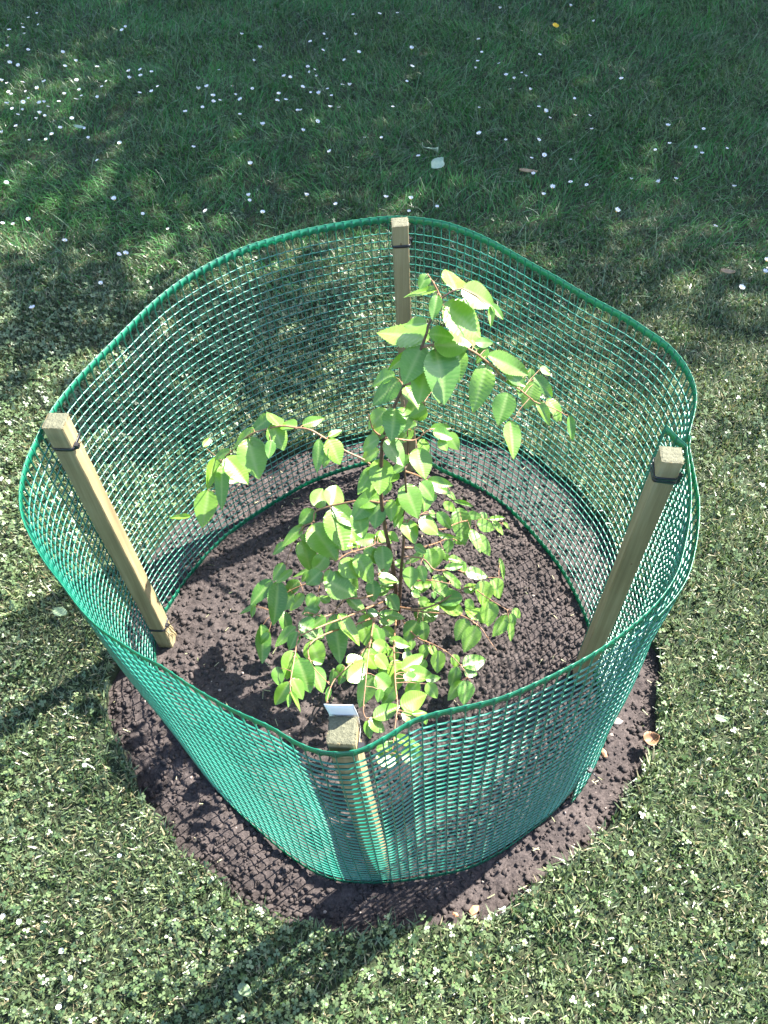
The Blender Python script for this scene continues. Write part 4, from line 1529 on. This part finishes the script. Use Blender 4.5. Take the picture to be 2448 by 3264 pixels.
for (u, v) in spots:
    p = at_z(u, v, Z_LAWN + 0.05)
    o = bpy.data.objects.new('daisy', rnd.choice(DAISY))
    s = rnd.uniform(0.0070, 0.0115)
    o.scale = (s, s, s * 1.0)
    o.location = p
    o.rotation_euler = (rnd.uniform(-0.35, 0.35) + 0.1, rnd.uniform(-0.3, 0.3), rnd.uniform(0, 6.28))
    COL.objects.link(o)
    if u < 330 and 230 < v < 480:
        lab, grp = 'white daisy crowded among others in the densest daisy patch', 'daisies of the dense patch'
    elif math.hypot(u - 1770, v - 84) < 260:
        lab, grp = 'white daisy growing near the yellow buttercup', 'daisies near the buttercup'
    elif math.hypot(u - 1380, v - 500) < 170:
        lab, grp = 'white daisy near the two pale fallen leaves', 'daisies near the pale leaves'
    elif 860 < u < 1180 and 180 < v < 380:
        lab, grp = 'white daisy in the loose cluster behind the back stake', 'daisies of the loose cluster'
    elif v > 560:
        lab, grp = 'white daisy growing alone at the sunny edge of the tree shade', 'daisies at the edge of the shade'
    elif u > 1950:
        lab, grp = 'white daisy scattered thinly in the shade beyond the mesh overlap', 'daisies beyond the mesh overlap'
    else:
        lab, grp = 'white daisy scattered loosely in the shaded lawn between the daisy clusters', 'scattered white daisies'
    tag(o, lab, 'daisy', grp)
# a few daisies low in the sunny grass in front of the bed
for (u, v) in [(10, 2925), (62, 2938), (200, 3030), (188, 3212), (225, 3118), (382, 2730), (270, 2440), (2010, 2720), (1990, 3060)]:
    p = at_z(u, v, Z_LAWN + 0.028)
    o = bpy.data.objects.new('daisy', rnd.choice(DAISY[1:]))
    s = rnd.uniform(0.004, 0.0062)
    o.scale = (s, s, s)
    o.location = p
    o.rotation_euler = (rnd.uniform(-0.3, 0.3), rnd.uniform(-0.3, 0.3), rnd.uniform(0, 6.28))
    COL.objects.link(o)
    tag(o, 'tiny half-closed white daisy low in the sunlit lawn', 'daisy', 'half-closed daisies in the sunny lawn')

# one yellow buttercup
v, f = [], []
for k in range(5):
    a = 2 * math.pi * k / 5
    ca, sa = math.cos(a), math.sin(a)
    o_ = len(v)
    for (rr_, ww, z) in ((0.1, 0.12, 0), (0.6, 0.55, 0.18), (1.0, 0.45, 0.45)):
        for sg in (-1, 1): v.append((ca * rr_ - sa * ww * sg, sa * rr_ + ca * ww * sg, z))
    f += [(o_, o_ + 2, o_ + 3, o_ + 1), (o_ + 2, o_ + 4, o_ + 5, o_ + 3)]
nf = len(f)
o_ = len(v)
for z in (0.0, -3.6):
    for k in range(4): v.append((math.cos(k * math.pi / 2) * 0.07, math.sin(k * math.pi / 2) * 0.07, z))
for k in range(4): f.append((o_ + k, o_ + (k + 1) % 4, o_ + 4 + (k + 1) % 4, o_ + 4 + k))
bc = mesh_obj('buttercup', v, f, [M_yellow, M_stalk], smooth=False)
bc.data.polygons.foreach_set('material_index', [0] * nf + [1] * 4)
bc.scale = (0.017, 0.017, 0.017)
bc.location = at_z(1770, 84, Z_LAWN + 0.065)
bc.rotation_euler = (0.3, 0.1, 0.4)
tag(bc, 'single yellow buttercup flower in the shaded grass', 'flower')


# ------------------------------------------------------------------ fallen leaves and bits
def fallen_leaf(name, c_px, t_px, width, mat, label, cat, z=Z_LAWN + 0.045, curl=0.12, tilt=(0.0, 0.0)):
    b0 = at_z(*c_px, z); t0 = at_z(*t_px, z)
    ax = (t0 - b0); L = ax.length; ax.normalize()
    sd = Vector((-ax.y, ax.x, 0))
    v, f = [], []
    NL, NW = 14, 3
    for i in range(NL + 1):
        t = i / NL
        w = max(0.02, math.sin(math.pi * min(1, t ** 0.85)) ** 0.7)
        for j in range(-NW, NW + 1):
            a = j / NW
            zz = curl * L * (a * a * 0.5 + (t - 0.5) ** 2 * 0.8 - 0.2) + 0.0012 * math.sin(i * 2.4) * abs(a)
            v.append(ax * (t * L) + sd * (a * w * width * 0.5 * (1 + (0.05 if i % 2 and abs(j) == NW else 0))) + Vector((0, 0, zz + tilt[0] * t * L + tilt[1] * a * width)))
    Wd = 2 * NW + 1
    for i in range(NL):
        for j in range(Wd - 1):
            a = i * Wd + j
            f.append((a, a + Wd, a + Wd + 1, a + 1))
    o = mesh_obj(name, v, f, mat)
    o.location = b0
    sm = o.modifiers.new('thickness', 'SOLIDIFY'); sm.thickness = 0.0006
    tag(o, label, cat)
    return o


fallen_leaf('fallen_leaf', (1346, 466), (1397, 482), 0.060, M_deadpale, 'larger pale fallen leaf lying on the shaded lawn', 'leaf', tilt=(0, -0.25))
fallen_leaf('fallen_leaf', (1414, 512), (1375, 532), 0.046, M_deadpale, 'smaller pale fallen leaf beside the larger one', 'leaf', z=Z_LAWN + 0.07, tilt=(0, -0.2))
fallen_leaf('fallen_leaf', (2296, 864), (2342, 870), 0.026, M_deadbrown, 'dry brown fallen leaf on the lawn beyond the mesh overlap', 'leaf', curl=0.3)
fallen_leaf('fallen_leaf', (1655, 543), (1712, 549), 0.022, M_deadbrown, 'long thin withered leaf among the shaded daisies', 'leaf', curl=0.2)
fallen_leaf('fallen_leaf', (236, 402), (272, 410), 0.022, M_deadpale, 'narrow pale fallen leaf beside the dense daisy patch', 'leaf', curl=0.2)
fallen_leaf('fallen_leaf', (2050, 2362), (2098, 2350), 0.034, M_chip, 'curled brown leaf at the edge of the soil bed', 'leaf', z=0.03, curl=0.5)
fallen_leaf('fallen_leaf', (170, 1945), (215, 1958), 0.026, M_lawnleaf, 'pale round leaf in the sunlit lawn by the leaning stake', 'leaf', z=Z_LAWN + 0.03, curl=0.2)
fallen_leaf('fallen_leaf', (760, 3140), (800, 3172), 0.020, M_lawnleaf, 'broad green leaf in the shadow of the front stake', 'leaf', z=Z_LAWN + 0.03, curl=0.2)
fallen_leaf('fallen_leaf', (2276, 2285), (2320, 2297), 0.016, M_lawnleaf, 'bleached leaf on the lawn beside the soil bed', 'leaf', z=Z_LAWN + 0.03, curl=0.2)


def pebble(u, v, s, mat, label, cat, sq=(1, 0.7, 0.6), z=0.006):
    bv, bf = ico()
    r = np.random.default_rng(int(u + v))
    vv = bv * (1 + r.uniform(-0.22, 0.22, (len(bv), 1))) * np.array(sq)[None] * s
    o = mesh_obj('stone_piece' if cat != 'brick' else 'brick_fragment', [tuple(q) for q in vv], [tuple(int(i) for i in q) for q in bf], mat, smooth=False)
    o.location = at_z(u, v, z)
    o.rotation_euler = (0, 0, r.uniform(0, 6))
    tag(o, label, cat)


pebble(1510, 2902, 0.013, M_brick, 'larger orange stone on the soil in front of the mesh', 'stone')
pebble(1451, 2916, 0.008, M_brick, 'smaller orange stone next to the larger one', 'stone')
pebble(1926, 2402, 0.011, M_brick, 'reddish brick fragment on the soil near the mesh overlap', 'brick', (1.3, 0.6, 0.5))
pebble(1966, 2300, 0.012, M_stone, 'pale flat stone on the soil near the brick fragment', 'stone', (1.3, 0.8, 0.4))
pebble(1945, 2340, 0.009, M_stone, 'small rounded white stone on the soil by the mesh', 'stone')

# straw and grass scraps dropped on the soil
r = np.random.default_rng(77)
n = 170
th = r.uniform(-np.pi, np.pi, n); rad = np.interp(th, A_w, R_w) * np.sqrt(r.uniform(0.10, 0.98, n))
x = soil_c[0] + np.cos(th) * rad; y = soil_c[1] + np.sin(th) * rad
a = r.uniform(0, 6.28, n); L = r.uniform(0.005, 0.022, n); w = r.uniform(0.0004, 0.0011, n)
z = soil_z(x, y) + 0.005
p0 = np.stack([x - np.cos(a) * L / 2, y - np.sin(a) * L / 2, z], 1); p1 = np.stack([x + np.cos(a) * L / 2, y + np.sin(a) * L / 2, z + r.uniform(0, 0.006, n)], 1)
sd = np.stack([-np.sin(a) * w, np.cos(a) * w, np.zeros(n)], 1)
VV = np.stack([p0 - sd, p0 + sd, p1 + sd, p1 - sd], 1).reshape(-1, 3)
cc = blend((0.20, 0.24, 0.10), (0.42, 0.36, 0.22), r.random(n))
o = np_mesh('soil_straw', VV, np.arange(n * 4).reshape(n, 4), M_straw, cols=np.repeat(cc, 4, axis=0), nloop=4)
tag(o, 'dry grass scraps scattered over the dark soil', 'straw', kind='stuff')

print('leaves', sum(len(b_['leaves']) for b_ in branches) + len(globals().get('leaf_stem', [])), 'mesh turn', PER, 'cols', ncol, 'rows', ROWS)
